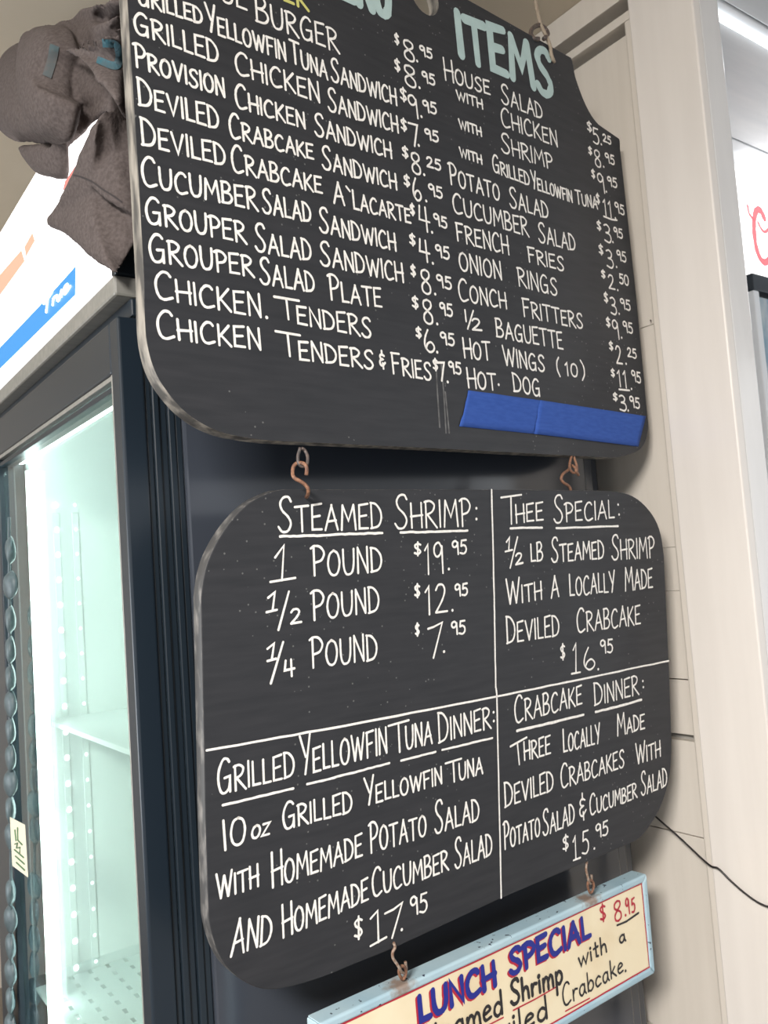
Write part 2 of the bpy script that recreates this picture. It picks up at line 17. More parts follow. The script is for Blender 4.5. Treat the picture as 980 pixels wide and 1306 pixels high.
't3': [('heading_shadow','red',0.0066,(-0.002,-0.0012),[('W','LUNCH',-0.12188,-0.05915,-3e-05,-0.06046,0.02997,0.02997,0.03082,0),('W','SPECIAL',0.02013,-0.05797,0.17533,-0.05956,0.03125,0.03125,0.03046,0)]),('heading_lettering','blue',0.0066,(0.0004,0.0004),[('W','LUNCH',-0.12188,-0.05915,-3e-05,-0.06046,0.02997,0.02997,0.03082,0),('W','SPECIAL',0.02013,-0.05797,0.17533,-0.05956,0.03125,0.03125,0.03046,0)]),('price','red',0.0028,(0,0),[('W','$',0.19499,-0.04724,0.20912,-0.04742,0.02389,0.02389,0.02408,0),('W','8',0.22483,-0.0561,0.24215,-0.05563,0.02731,0.02731,0.02759,0),('L',[(0.24957,-0.05269)],1.0),('W','9',0.2502,-0.05441,0.25995,-0.05417,0.02258,0.02258,0.0227,0),('W','5',0.26258,-0.05441,0.27254,-0.05367,0.01963,0.01963,0.01974,0)]),('underline','black',0.0028,(0,0),[('L',[(0.22992,-0.06004),(0.25011,-0.06104),(0.2784,-0.05796)],1.0)]),('lettering','black',0.0038,(0,0),[('W','Steamed',-0.12358,-0.08992,0.00816,-0.09363,0.02736,0.02736,0.02995,0)]),('lettering','black',0.0044,(0,0),[('W','Shrimp',0.01911,-0.09091,0.11523,-0.09542,0.03018,0.02751,0.02922,0)]),('lettering','black',0.003,(0,0),[('W','with',0.14541,-0.08741,0.2053,-0.08667,0.0221,0.0221,0.0229,0),('W','a',0.23062,-0.08511,0.2457,-0.08522,0.0192,0.0192,0.01936,0)]),('lettering','black',0.0036,(0,0),[('W','Deviled',-0.05064,-0.11983,0.0833,-0.12607,0.02697,0.02697,0.02944,0)]),('lettering','black',0.0027,(0,0),[('W','Crabcake',0.11014,-0.12365,0.23597,-0.1221,0.02807,0.0262,0.02421,0),('L',[(0.23949,-0.12175)],1.0)]),('underline','red',0.0018,(0,0),[('L',[(0.02342,-0.09555),(0.06114,-0.09627),(0.10029,-0.09541)],1.0)]),('underline','red',0.0018,(0,0),[('L',[(0.11457,-0.12896),(0.16183,-0.12995)],1.0)]),('underline','red',0.0018,(0,0),[('L',[(-0.09582,-0.09576),(0.00642,-0.09739)],1.0)]),('border_line','red',0.003,(0,0),[('L',[(-0.20449,-0.02628),(-0.0407,-0.02302),(0.03814,-0.01882),(0.18824,-0.01845),(0.28829,-0.02129),(0.29191,-0.07601),(0.29477,-0.13529),(0.1885,-0.13582),(0.09492,-0.13489)],1.0)])],
'o1': [(-0.33899,0.30955),(-0.33872,0.24102),(-0.33916,0.1419),(-0.3407,0.10769),(-0.34009,0.08108),(-0.33482,0.05855),(-0.32496,0.04136),(-0.30925,0.02441),(-0.29005,0.01255),(-0.26944,0.00564),(-0.24812,0.00266),(-0.21808,0.00063),(0.02435,0.00232),(0.36,0.003),(0.39408,0.00788),(0.42854,0.01678),(0.4496,0.03105),(0.46076,0.05249),(0.46202,0.07045),(0.46599,0.2521),(0.46445,0.48589),(0.46462,0.50354),(0.41181,0.5101),(0.38341,0.53047),(0.36318,0.56665),(0.35638,0.59545),(0.12263,0.594),(0.00263,0.594),(-0.23112,0.59545),(-0.23792,0.56665),(-0.25815,0.53047),(-0.28655,0.5101),(-0.33936,0.50354)],
'o2': [(-0.21026,-0.00525),(-0.193,-0.00167),(0.09418,0.00159),(0.28955,0.00291),(0.33321,0.00181),(0.37151,-0.00435),(0.40626,-0.02259),(0.43064,-0.05058),(0.44002,-0.09096),(0.44323,-0.24666),(0.44345,-0.34985),(0.44146,-0.37745),(0.43391,-0.40833),(0.41349,-0.44058),(0.3864,-0.46183),(0.36161,-0.47388),(0.33242,-0.4763),(0.09059,-0.48032),(-0.06699,-0.48724),(-0.12011,-0.48718),(-0.16145,-0.48716),(-0.19983,-0.48362),(-0.22562,-0.47698),(-0.24666,-0.46324),(-0.26408,-0.44499),(-0.27549,-0.42305),(-0.28266,-0.39332),(-0.28393,-0.30747),(-0.28381,-0.2429),(-0.28403,-0.10278),(-0.27692,-0.07072),(-0.25991,-0.04177),(-0.23584,-0.01779)],
'hole1': [0.05463,0.566],
'tape1': [[0.06992,0.07475],[0.20848,0.07325],[0.18811,0.02822],[0.04938,0.02988]],
'tape2': [[0.20445,0.07346],[0.45612,0.06887],[0.42695,0.02173],[0.18571,0.0281]],
'smear': [[[0.0186,0.10352],[0.01695,0.06832],[0.01582,0.02703]],[[0.02738,0.10169],[0.02733,0.0692],[0.02536,0.02115]],[[0.02995,0.06943],[0.03046,0.0417],[0.03057,0.02142]]],
'hooks': [{'eye': [[0.42808,0.72101,1.58053],[0.4247,0.72063,1.57174],[0.42386,0.71889,1.56441],[0.42732,0.71758,1.56114],[0.43175,0.71642,1.5634],[0.43434,0.71832,1.57081],[0.43394,0.72153,1.57762],[0.42996,0.72118,1.58022]],'s': [[0.42707,0.71107,1.55165],[0.42722,0.70955,1.55842],[0.42623,0.71269,1.56329],[0.42395,0.72051,1.56504],[0.41988,0.72173,1.56202],[0.41693,0.71978,1.55508],[0.41649,0.71646,1.54973],[0.42149,0.71367,1.54583],[0.42594,0.71247,1.54236],[0.42849,0.71189,1.53818],[0.43062,0.71606,1.53363],[0.43561,0.72778,1.53185]]},{'eye': [[0.87686,0.76287,1.59394],[0.86745,0.76073,1.58171],[0.86212,0.7578,1.5717],[0.86741,0.75709,1.56535],[0.8771,0.75921,1.56787],[0.88075,0.76194,1.57683],[0.87903,0.76301,1.58548],[0.87845,0.76301,1.59294]],'s': [[0.87687,0.75625,1.56217],[0.87166,0.75462,1.56611],[0.87119,0.75752,1.57284],[0.87205,0.76345,1.57584],[0.86273,0.76136,1.56948],[0.8466,0.75625,1.56364],[0.84005,0.75438,1.55669],[0.84373,0.7541,1.55149],[0.85207,0.75429,1.54781],[0.85634,0.75467,1.54349],[0.85969,0.75788,1.53813],[0.8667,0.76617,1.53488]]},{'eye': [[0.54053,0.77078,1.01629],[0.5367,0.76917,1.02213],[0.53506,0.76765,1.02801],[0.53759,0.76633,1.03207],[0.54178,0.76653,1.03026],[0.5445,0.7681,1.024],[0.54342,0.76948,1.01821],[0.54159,0.77083,1.01593]],'s': [[0.53596,0.77506,1.05794],[0.52789,0.76293,1.05956],[0.52773,0.76147,1.05611],[0.52427,0.7613,1.05234],[0.52416,0.7613,1.04653],[0.52872,0.76155,1.03909],[0.53178,0.76171,1.03381],[0.53808,0.76635,1.02584],[0.54546,0.77102,1.02192],[0.5461,0.76961,1.02544],[0.54353,0.76662,1.03479]]},{'eye': [[0.86015,0.78548,1.0153],[0.85515,0.78345,1.02314],[0.85296,0.78154,1.03016],[0.85608,0.78049,1.03406],[0.86346,0.78205,1.02973],[0.86623,0.78397,1.02203],[0.86364,0.78504,1.01646],[0.86093,0.78551,1.01508]],'s': [[0.86273,0.78929,1.05882],[0.85241,0.7797,1.05796],[0.84871,0.77831,1.05029],[0.85022,0.77839,1.04156],[0.85228,0.7791,1.03491],[0.8598,0.78307,1.02796],[0.86528,0.78573,1.02835],[0.8648,0.78451,1.03759]]}],
'topring': [[0.88363,0.76303,2.17911],[0.87518,0.76615,2.1793],[0.87432,0.7691,2.18832],[0.88133,0.76982,2.19905],[0.89634,0.77031,2.20822],[0.90681,0.76933,2.20437],[0.90683,0.76686,2.19591],[0.89486,0.76416,2.18401]],
'rope': [[0.88749,0.77282,2.27711],[0.89159,0.77108,2.24468],[0.8934,0.77016,2.22569],[0.89594,0.76932,2.21076],[0.89788,0.76553,2.19683],[0.90405,0.76506,2.18625],[0.90828,0.76538,2.17639],[0.90907,0.76536,2.16614],[0.9142,0.76676,2.15907],[0.92712,0.77679,2.16688]],
'hoodie': {'hood': [([[0.292,1.05424,2.14355],[0.296,0.93396,2.09053],[0.3,0.81618,2.04466],[0.35252,0.85,2.08493],[0.35499,0.85,1.96632],[0.31961,0.852,1.94468],[0.292,0.83112,1.94855],[0.29,0.98122,1.97929],[0.29,1.03371,2.03996]],0.006),([[0.29,1.3647,2.27316],[0.29,1.23018,2.20646],[0.3,1.22788,2.23188],[0.3,1.1299,2.19802],[0.28,1.00219,2.08048],[0.27,0.94001,1.97438],[0.27,0.98646,1.9787],[0.27,1.07307,2.02333],[0.28,1.18665,2.07937],[0.28,1.23313,2.11867],[0.28,1.26819,2.15348],[0.28,1.27358,2.18251],[0.29,1.38218,2.24367]],0.03),([[0.28,1.0549,2.14627],[0.285,1.0537,2.16067],[0.28,0.92634,2.09198],[0.275,0.88292,2.04061],[0.27,0.89413,2.02575],[0.265,0.88866,1.9833],[0.265,0.8547,1.95898],[0.265,0.86572,1.94316],[0.265,0.89027,1.93593],[0.265,0.92546,1.9471],[0.265,0.96156,1.96766],[0.27,1.02157,2.02859],[0.275,1.05119,2.09034]],0.034),([[0.285,0.95314,2.07997],[0.29,0.90333,2.05703],[0.3,0.82678,1.97401],[0.3,0.83867,1.9614],[0.3,0.90565,1.97917],[0.28,0.9485,1.95413],[0.28,0.95713,1.98056],[0.28,0.90954,1.98476],[0.28,0.95012,2.02394]],0.008),([[0.295,1.09068,2.1856],[0.298,0.98282,2.13144],[0.305,0.91611,2.11216],[0.31,0.83692,2.07374],[0.37023,0.88,2.11864],[0.37224,0.88,2.07014],[0.31,0.83542,2.03351],[0.3,0.8942,2.05322],[0.29,0.93217,2.06595],[0.287,0.97228,2.0895]],0.016),([[0.29,0.82307,1.96073],[0.32335,0.845,1.98165],[0.3415,0.85,1.96271],[0.32319,0.85,1.94465],[0.29,0.83841,1.94317]],0.006)],'body': [([[0.264,0.88834,2.03751],[0.264,0.83433,2.0128],[0.266,0.77963,1.99012],[0.272,0.73133,1.97322],[0.33632,0.79,2.04567],[0.33872,0.79,1.98275],[0.32284,0.79,1.93627],[0.29502,0.785,1.91643],[0.272,0.75806,1.91403],[0.264,0.79101,1.95424],[0.262,0.84278,2.0026]],0.009),([[0.28,1.13356,2.04788],[0.272,0.99362,1.98351],[0.272,0.94359,1.95913],[0.272,0.91637,1.95178],[0.28,0.94793,1.92798],[0.28,0.96544,1.92908],[0.28,1.01595,1.95383],[0.28,1.06304,1.9824],[0.28,1.10509,2.01669]],0.016)],'sleeve': [([[0.283,0.82143,1.94287],[0.283,0.86157,1.93724],[0.282,0.90186,1.92782],[0.281,0.92659,1.91886],[0.281,0.97553,1.91008],[0.283,1.04924,1.91186],[0.283,1.02648,1.89616],[0.283,0.97361,1.86655],[0.283,0.91784,1.82961],[0.287,0.88427,1.80522],[0.292,0.84196,1.77755],[0.30419,0.847,1.79079],[0.31526,0.842,1.81283],[0.33191,0.842,1.83892],[0.34688,0.84,1.88888],[0.34635,0.84,1.95905],[0.31548,0.838,1.95844]],0.012),([[0.285,0.87177,1.94963],[0.287,0.82878,1.94432],[0.32166,0.842,1.96912],[0.35017,0.842,1.9345],[0.34135,0.842,1.85371],[0.30699,0.842,1.8469],[0.285,0.8767,1.88233],[0.284,0.90618,1.9258]],0.01)]},
'seam': [[0.268,0.88657,1.89755],[0.266,0.84877,1.87809],[0.266,0.81731,1.85958],[0.268,0.79183,1.84118],[0.27,0.76977,1.82614],[0.29909,0.828,1.84974]],
'print': [[[0.255,0.73556,1.95412],[0.257,0.71068,1.93977],[0.258,0.70267,1.92821],[0.258,0.70603,1.91987],[0.258,0.72033,1.92481],[0.255,0.75281,1.94787]],[[0.25,0.86777,2.02569],[0.25,0.88166,2.0162],[0.25,0.90178,2.00965]]],
'hd': {'blue': [[0.3012,1.00413,1.84261],[0.3012,1.01092,1.81011],[0.3012,1.42302,1.81959],[0.3012,1.55911,1.82359],[0.3012,1.5529,1.85648],[0.3012,1.41707,1.85245],[0.3012,1.13282,1.84428]],'orange': [[0.3012,1.51727,1.97514],[0.3012,1.39672,1.96473],[0.3012,1.25759,1.95417],[0.3012,1.24243,1.93254],[0.3012,1.40239,1.93348],[0.3012,1.52455,1.93645]],'orange2': [[0.3012,1.23905,1.95211],[0.3012,1.19323,1.9556],[0.3012,1.18273,1.94053],[0.3012,1.23256,1.93597]],'red': [[0.3012,1.04067,1.95217],[0.3012,1.02907,1.95927],[0.3012,0.98569,1.95895],[0.3012,0.98712,1.94991],[0.3012,1.01385,1.94779]],'true': [[0.3008,1.15022,1.82607],[0.3008,1.01577,1.82224],[0.3008,1.01284,1.84068]]},
'led': [[0.41402,1.555,1.12548],[0.41192,1.555,1.07783],[0.44733,1.555,1.11879]],
'misc': {'floor': [0.45566,1.555,0.80474],'shelf': [0.46178,1.555,1.22285],'top': [0.50482,1.555,1.83163],'top2': [0.40384,1.555,1.76042],'bump': [[0.2925,1.3271,1.52544],[0.2925,1.33615,1.47384],[0.2925,1.34525,1.42194],[0.2925,1.35338,1.37556],[0.2925,1.36074,1.33361],[0.2925,1.36771,1.29382],[0.2925,1.37493,1.25267],[0.2925,1.38217,1.21134],[0.2925,1.38904,1.1722],[0.2925,1.39614,1.1317],[0.2925,1.40348,1.08982],[0.2925,1.4189,1.00185],[0.2925,1.42635,0.95938],[0.2925,1.43383,0.91672],[0.2925,1.44134,0.87386],[0.2925,1.44889,0.8308],[0.2925,1.45647,0.78755]],'tag': [[0.282,1.38328,1.13064],[0.282,1.29051,1.13712],[0.282,1.28457,1.06702],[0.282,1.38036,1.0609]]},
'cable': [[1.085,0.89606,1.07829],[1.08,0.86099,1.06617],[1.085,0.84221,1.05016],[1.085,0.80664,1.02933],[1.083,0.76826,1.00629],[1.078,0.75124,1.00155],[1.076,0.73905,1.00163],[1.078,0.72331,0.98876],[1.078,0.70445,0.97757],[1.078,0.68796,0.97033],[1.078,0.67362,0.9674],[1.078,0.65911,0.96873]]
}

# ------------------------------------------------------------------ camera
F_PX = D['cam']['f']
r_, d_, f_ = [Vector(v) for v in D['cam']['rows']]
cam = bpy.data.cameras.new('camera'); cam_o = bpy.data.objects.new('camera', cam); COL.objects.link(cam_o)
m = Matrix((( r_.x, -d_.x, -f_.x, 0.0), (r_.y, -d_.y, -f_.y, 0.0), (r_.z, -d_.z, -f_.z, 1.45), (0, 0, 0, 1)))
cam_o.matrix_world = m
cam.sensor_fit = 'VERTICAL'; cam.sensor_height = 36.0; cam.lens = F_PX * 36.0 / 1306.0
cam.clip_start = 0.02
cam.dof.use_dof = True; cam.dof.focus_distance = 0.92; cam.dof.aperture_fstop = 13.0
sc.camera = cam_o

# ------------------------------------------------------------------ world, lights, exposure
world = bpy.data.worlds.new('world'); sc.world = world; world.use_nodes = True
bg = world.node_tree.nodes['Background']
bg.inputs['Color'].default_value = (0.93, 0.96, 1.0, 1); bg.inputs['Strength'].default_value = 0.36
sc.view_settings.view_transform = 'Standard'; sc.view_settings.look = 'None'
sc.view_settings.exposure = 1.0; sc.view_settings.gamma = 1.0
sc.view_settings.use_curve_mapping = False

def area(name, loc, target, sx, sy, power, color, spread=180):
    l = bpy.data.lights.new(name, 'AREA'); l.shape = 'RECTANGLE'; l.size = sx; l.size_y = sy
    l.energy = power; l.color = color; l.spread = math.radians(spread)
    o = bpy.data.objects.new(name, l); COL.objects.link(o); o.location = loc
    o.rotation_euler = (Vector(target) - Vector(loc)).to_track_quat('-Z', 'Y').to_euler()
    return o
area('ceiling_lamp_light', (-0.95, -0.45, 2.27), (0.25, 0.2, 0.6), 0.55, 0.4, 33, (1.0, 0.95, 0.90), 125)
area('ceiling_fill_light', (-1.7, 2.1, 1.2), (0.5, 1.7, 2.35), 1.0, 1.2, 15, (0.92, 0.96, 1.0))  # added fill aimed upward to brighten the left of the ceiling; no window modelled
area('far_door_daylight', (3.6, -1.2, 1.6), (1.3, 0.8, 1.5), 1.4, 2.0, 5, (0.95, 0.98, 1.0))

# ------------------------------------------------------------------ materials
def mat(name, col, rough=0.5, metal=0.0, spec=0.5, emit=None, estr=0.0, coat=0.0):
    mt = bpy.data.materials.new(name); mt.use_nodes = True
    b = mt.node_tree.nodes['Principled BSDF']
    b.inputs['Base Color'].default_value = (*col, 1); b.inputs['Roughness'].default_value = rough
    b.inputs['Metallic'].default_value = metal; b.inputs['Specular IOR Level'].default_value = spec
    b.inputs['Coat Weight'].default_value = coat
    if emit:
        b.inputs['Emission Color'].default_value = (*emit, 1); b.inputs['Emission Strength'].default_value = estr
    return mt
def N(mt, t, **kw):
    n = mt.node_tree.nodes.new(t)
    for k, v in kw.items():
        if k in n.inputs: n.inputs[k].default_value = v
        else: setattr(n, k, v)
    return n
def link(mt, a, b): mt.node_tree.links.new(a, b)
def bsdf(mt): return mt.node_tree.nodes['Principled BSDF']
def ramp(mt, p0, c0, p1, c1):
    n = mt.node_tree.nodes.new('ShaderNodeValToRGB'); e = n.color_ramp.elements
    e[0].position = p0; e[0].color = (*c0, 1); e[1].position = p1; e[1].color = (*c1, 1); return n
def coords(mt, scale=(1, 1, 1)):
    tc = N(mt, 'ShaderNodeTexCoord'); mp = N(mt, 'ShaderNodeMapping'); mp.inputs['Scale'].default_value = scale
    link(mt, tc.outputs['Object'], mp.inputs['Vector']); return mp.outputs['Vector']
def bump(mt, val, strength=0.2, dist=0.001):
    b = N(mt, 'ShaderNodeBump'); b.inputs['Strength'].default_value = strength; b.inputs['Distance'].default_value = dist
    link(mt, val, b.inputs['Height']); link(mt, b.outputs['Normal'], bsdf(mt).inputs['Normal'])
def noisy(name, c0, c1, scale=(8, 8, 8), rough=0.5, spec=0.5, bs=0.15, bd=0.001, lo=.35, hi=.65, nscale=1.0, detail=5.0, coat=0.0):
    mt = mat(name, c0, rough, spec=spec, coat=coat)
    v = coords(mt, scale); n = N(mt, 'ShaderNodeTexNoise'); n.inputs['Scale'].default_value = nscale; n.inputs['Detail'].default_value = detail
    link(mt, v, n.inputs['Vector']); r = ramp(mt, lo, c0, hi, c1); link(mt, n.outputs['Fac'], r.inputs['Fac'])
    link(mt, r.outputs['Color'], bsdf(mt).inputs['Base Color']); bump(mt, n.outputs['Fac'], bs, bd); return mt

def chalkboard(name, base, dust, specks=.10):
    mt = mat(name, base, .5, spec=.28)
    v = coords(mt, (3, 1, 26)); n = N(mt, 'ShaderNodeTexNoise'); n.inputs['Scale'].default_value = 5.0; n.inputs['Detail'].default_value = 6
    link(mt, v, n.inputs['Vector'])
    r = ramp(mt, .3, base, .8, dust); link(mt, n.outputs['Fac'], r.inputs['Fac'])
    v2 = coords(mt, (1, 1, 1)); n2 = N(mt, 'ShaderNodeTexNoise'); n2.inputs['Scale'].default_value = 5.0; n2.inputs['Detail'].default_value = 3
    link(mt, v2, n2.inputs['Vector'])
    vo = N(mt, 'ShaderNodeTexVoronoi'); vo.inputs['Scale'].default_value = 105; link(mt, v2, vo.inputs['Vector'])
    lt = N(mt, 'ShaderNodeMath', operation='LESS_THAN'); lt.inputs[1].default_value = specks; link(mt, vo.outputs['Distance'], lt.inputs[0])
    gt = N(mt, 'ShaderNodeMath', operation='GREATER_THAN'); gt.inputs[1].default_value = .50; link(mt, n2.outputs['Fac'], gt.inputs[0])
    mu = N(mt, 'ShaderNodeMath', operation='MULTIPLY'); link(mt, lt.outputs[0], mu.inputs[0]); link(mt, gt.outputs[0], mu.inputs[1])
    mu2 = N(mt, 'ShaderNodeMath', operation='MULTIPLY'); mu2.inputs[1].default_value = .38; link(mt, mu.outputs[0], mu2.inputs[0])
    mx = N(mt, 'ShaderNodeMix', data_type='RGBA'); link(mt, mu2.outputs[0], mx.inputs[0]); link(mt, r.outputs['Color'], mx.inputs[6]); mx.inputs[7].default_value = (.30, .30, .29, 1)
    link(mt, mx.outputs[2], bsdf(mt).inputs['Base Color'])
    rr = ramp(mt, .3, (.42,) * 3, .7, (.60,) * 3); link(mt, n2.outputs['Fac'], rr.inputs['Fac']); link(mt, rr.outputs['Color'], bsdf(mt).inputs['Roughness'])
    bump(mt, n.outputs['Fac'], .25, .0006); return mt

M = {}
M['board'] = chalkboard('chalkboard_paint', (.025, .027, .031), (.038, .039, .044))
M['board_edge'] = noisy('worn_board_edge', (.075, .072, .068), (.33, .305, .265), (60, 60, 14), .55, nscale=1.3, lo=.42, hi=.62)
M['board_edge_dark'] = noisy('scuffed_board_edge', (.055, .055, .056), (.22, .21, .20), (70, 70, 30), .5, nscale=1.5, lo=.5, hi=.75)
M['chalk'] = noisy('white_paint_marker', (.93, .91, .87), (.74, .72, .68), (300, 300, 300), .7, bs=.1, nscale=1, lo=.3, hi=.75)
M['chalk_dim'] = noisy('wiped_chalk', (.07, .07, .072), (.17, .17, .17), (90, 90, 90), .8, bs=0)
M['mint'] = noisy('pale_mint_paint', (.46, .60, .585), (.40, .53, .52), (40, 40, 40), .6)
M['yellow'] = mat('yellow_green_paint', (.60, .58, .18), .6)
M['tape'] = noisy('blue_masking_tape', (.028, .080, .33), (.038, .098, .38), (60, 60, 260), .75, spec=.25, bs=.4, bd=.0005)
M['rust'] = noisy('rusted_iron', (.30, .15, .085), (.13, .065, .045), (300, 300, 300), .6, bs=.6, nscale=1)
M['steel_rust'] = noisy('dull_rusty_steel', (.40, .33, .27), (.20, .11, .07), (260, 260, 260), .4, bs=.5)
M['dark_iron'] = noisy('dark_iron', (.055, .05, .05), (.14, .10, .085), (260, 260, 260), .45, bs=.4)
M['rope'] = noisy('pale_cord', (.42, .35, .27), (.30, .24, .18), (400, 400, 150), .85, bs=.8)
M['black_panel'] = mat('black_cooler_enamel', (.046, .054, .070), .16, spec=.75)
M['black_door'] = mat('black_door_enamel', (.012, .020, .030), .30, spec=.6)
M['gasket'] = mat('black_rubber', (.013, .021, .030), .36)
M['grey_metal'] = noisy('grey_brushed_trim', (.22, .22, .20), (.28, .27, .25), (5, 120, 120), .35, bs=.05)
M['liner'] = mat('white_cabinet_liner', (.70, .76, .74), .35)
M['header_light'] = mat('lit_white_header', (.9, .9, .9), .4, emit=(1.0, .97, .96), estr=1.3)
M['hdr_blue'] = mat('lit_blue_print', (.01, .08, .16), .4, emit=(.04, .36, .95), estr=.40)
M['hdr_orange'] = mat('lit_orange_print', (.14, .08, .05), .4, emit=(1.0, .52, .36), estr=.46)
M['hdr_red'] = mat('lit_red_print', (.14, .04, .03), .4, emit=(1.0, .32, .28), estr=.45)
M['lamp'] = mat('led_lamp', (1, 1, 1), .5, emit=(.88, 1.0, .99), estr=8)
M['far_lamp'] = mat('fluorescent_tube', (1, 1, 1), .5, emit=(.95, .98, 1.0), estr=2.5)
M['led'] = mat('led_dot', (1, 1, 1), .5, emit=(.95, 1.0, 1.0), estr=3)
M['wall'] = noisy('cream_gloss_wall_paint', (.66, .61, .54), (.70, .65, .58), (2, 40, 3), .35, spec=.45, bs=.35, bd=.0012, coat=.1)
M['casing'] = noisy('white_gloss_trim_paint', (.74, .70, .655), (.78, .74, .695), (4, 30, 2.5), .30, spec=.5, bs=.35, bd=.0012, coat=.2)
M['jamb'] = noisy('white_gloss_jamb_paint', (.70, .69, .68), (.74, .73, .72), (30, 30, 6), .18, spec=.55, bs=.45, bd=.001, coat=.4)
M['gap'] = mat('shadowed_groove', (.30, .29, .27), .8)
M['ceiling'] = noisy('beige_ceiling_paint', (.66, .575, .45), (.70, .615, .49), (6, 6, 6), .7, bs=.2)
M['far_ceiling'] = noisy('pale_grey_ceiling', (.62, .65, .68), (.70, .72, .74), (4, 30, 30), .35, bs=.5)
M['floor'] = noisy('worn_floor', (.20, .17, .14), (.27, .23, .19), (4, 4, 4), .5)
M['fleece'] = noisy('charcoal_fleece', (.092, .076, .072), (.130, .109, .104), (260, 260, 260), .95, spec=.12, bs=.9, bd=.0012)
M['teal_faint'] = noisy('worn_teal_print', (.085, .12, .13), (.12, .12, .12), (90, 90, 90), .9, spec=.1)
M['seam'] = mat('dark_seam_thread', (.045, .038, .038), .95)
M['teal'] = noisy('faded_teal_print', (.055, .15, .19), (.085, .13, .15), (90, 90, 90), .85, spec=.1)
M['white_enamel'] = mat('white_cooler_enamel', (.88, .90, .92), .3)
M['logo_red'] = mat('lit_red_script', (.2, .03, .03), .4, emit=(1.0, .26, .30), estr=.42)
M['cable'] = mat('black_cable', (.02, .018, .018), .4)
M['signblue'] = None
M['black_ink'] = mat('black_sign_paint', (.022, .020, .022), .5)
M['red_ink'] = mat('crimson_sign_paint', (.46, .022, .045), .5)
M['blue_ink'] = mat('royal_blue_sign_paint', (.014, .024, .25), .5)
M['tag'] = mat('yellowed_tag', (.80, .74, .58), .7, emit=(.8, .74, .58), estr=0.0)
M['ink_green'] = mat('green_marker', (.10, .20, .10), .7)
M['pouch'] = noisy('dark_grey_wrapping', (.10, .14, .155), (.055, .08, .09), (60, 60, 60), .45)
M['far_pane'] = noisy('far_cooler_contents', (.25, .38, .48), (.55, .60, .62), (30, 30, 12), .2)
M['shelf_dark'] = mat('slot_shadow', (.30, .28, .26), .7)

def sign_frame_mat():
    mt = mat('chipped_sky_blue_paint', (.36, .52, .60), .45)
    v = coords(mt); n = N(mt, 'ShaderNodeTexNoise'); n.inputs['Scale'].default_value = 9; n.inputs['Detail'].default_value = 6; link(mt, v, n.inputs['Vector'])
    r = ramp(mt, .35, (.33, .49, .58), .7, (.47, .61, .66)); link(mt, n.outputs['Fac'], r.inputs['Fac'])
    n2 = N(mt, 'ShaderNodeTexNoise'); n2.inputs['Scale'].default_value = 120; n2.inputs['Detail'].default_value = 3; link(mt, v, n2.inputs['Vector'])
    g = N(mt, 'ShaderNodeMath', operation='GREATER_THAN'); g.inputs[1].default_value = .675; link(mt, n2.outputs['Fac'], g.inputs[0])
    mx = N(mt, 'ShaderNodeMix', data_type='RGBA'); link(mt, g.outputs[0], mx.inputs[0]); link(mt, r.outputs['Color'], mx.inputs[6]); mx.inputs[7].default_value = (.03, .04, .07, 1)
    out = mx.outputs[2]
    for hx in (-.139, .180):
        d = N(mt, 'ShaderNodeVectorMath', operation='DISTANCE'); d.inputs[1].default_value = (hx, .006, -.013); tc = coords(mt); link(mt, tc, d.inputs[0])
        ad = N(mt, 'ShaderNodeMath', operation='MULTIPLY_ADD'); ad.inputs[1].default_value = .03; link(mt, n2.outputs['Fac'], ad.inputs[0]); link(mt, d.outputs['Value'], ad.inputs[2])
        rr = ramp(mt, .022, (.9,) * 3, .036, (0, 0, 0)); link(mt, ad.outputs[0], rr.inputs['Fac'])
        m2 = N(mt, 'ShaderNodeMix', data_type='RGBA'); link(mt, rr.outputs['Color'], m2.inputs[0]); link(mt, out, m2.inputs[6]); m2.inputs[7].default_value = (.26, .17, .12, 1); out = m2.outputs[2]
    link(mt, out, bsdf(mt).inputs['Base Color']); bump(mt, n2.outputs['Fac'], .25, .0008); return mt
M['signblue'] = sign_frame_mat()
M['cream'] = noisy('aged_cream_paint', (.84, .74, .53), (.72, .58, .36), (10, 10, 10), .5, bs=.2, lo=.45, hi=.8)

def glass_mat():
    mt = bpy.data.materials.new('door_glass'); mt.use_nodes = True; nt = mt.node_tree; nt.nodes.clear()
    o = nt.nodes.new('ShaderNodeOutputMaterial'); mx = nt.nodes.new('ShaderNodeMixShader'); t = nt.nodes.new('ShaderNodeBsdfTransparent')
    t.inputs['Color'].default_value = (.90, .97, .95, 1); g = nt.nodes.new('ShaderNodeBsdfGlossy'); g.inputs['Roughness'].default_value = .03
    lw = nt.nodes.new('ShaderNodeLayerWeight'); lw.inputs['Blend'].default_value = .5
    pw = nt.nodes.new('ShaderNodeMath'); pw.operation = 'POWER'; pw.inputs[1].default_value = 5.0; nt.links.new(lw.outputs['Facing'], pw.inputs[0])
    ma = nt.nodes.new('ShaderNodeMath'); ma.operation = 'MULTIPLY_ADD'; ma.inputs[1].default_value = .9; ma.inputs[2].default_value = .04; nt.links.new(pw.outputs[0], ma.inputs[0])
    nt.links.new(ma.outputs[0], mx.inputs[0]); nt.links.new(t.outputs[0], mx.inputs[1]); nt.links.new(g.outputs[0], mx.inputs[2]); nt.links.new(mx.outputs[0], o.inputs[0]); return mt
M['glass'] = glass_mat()

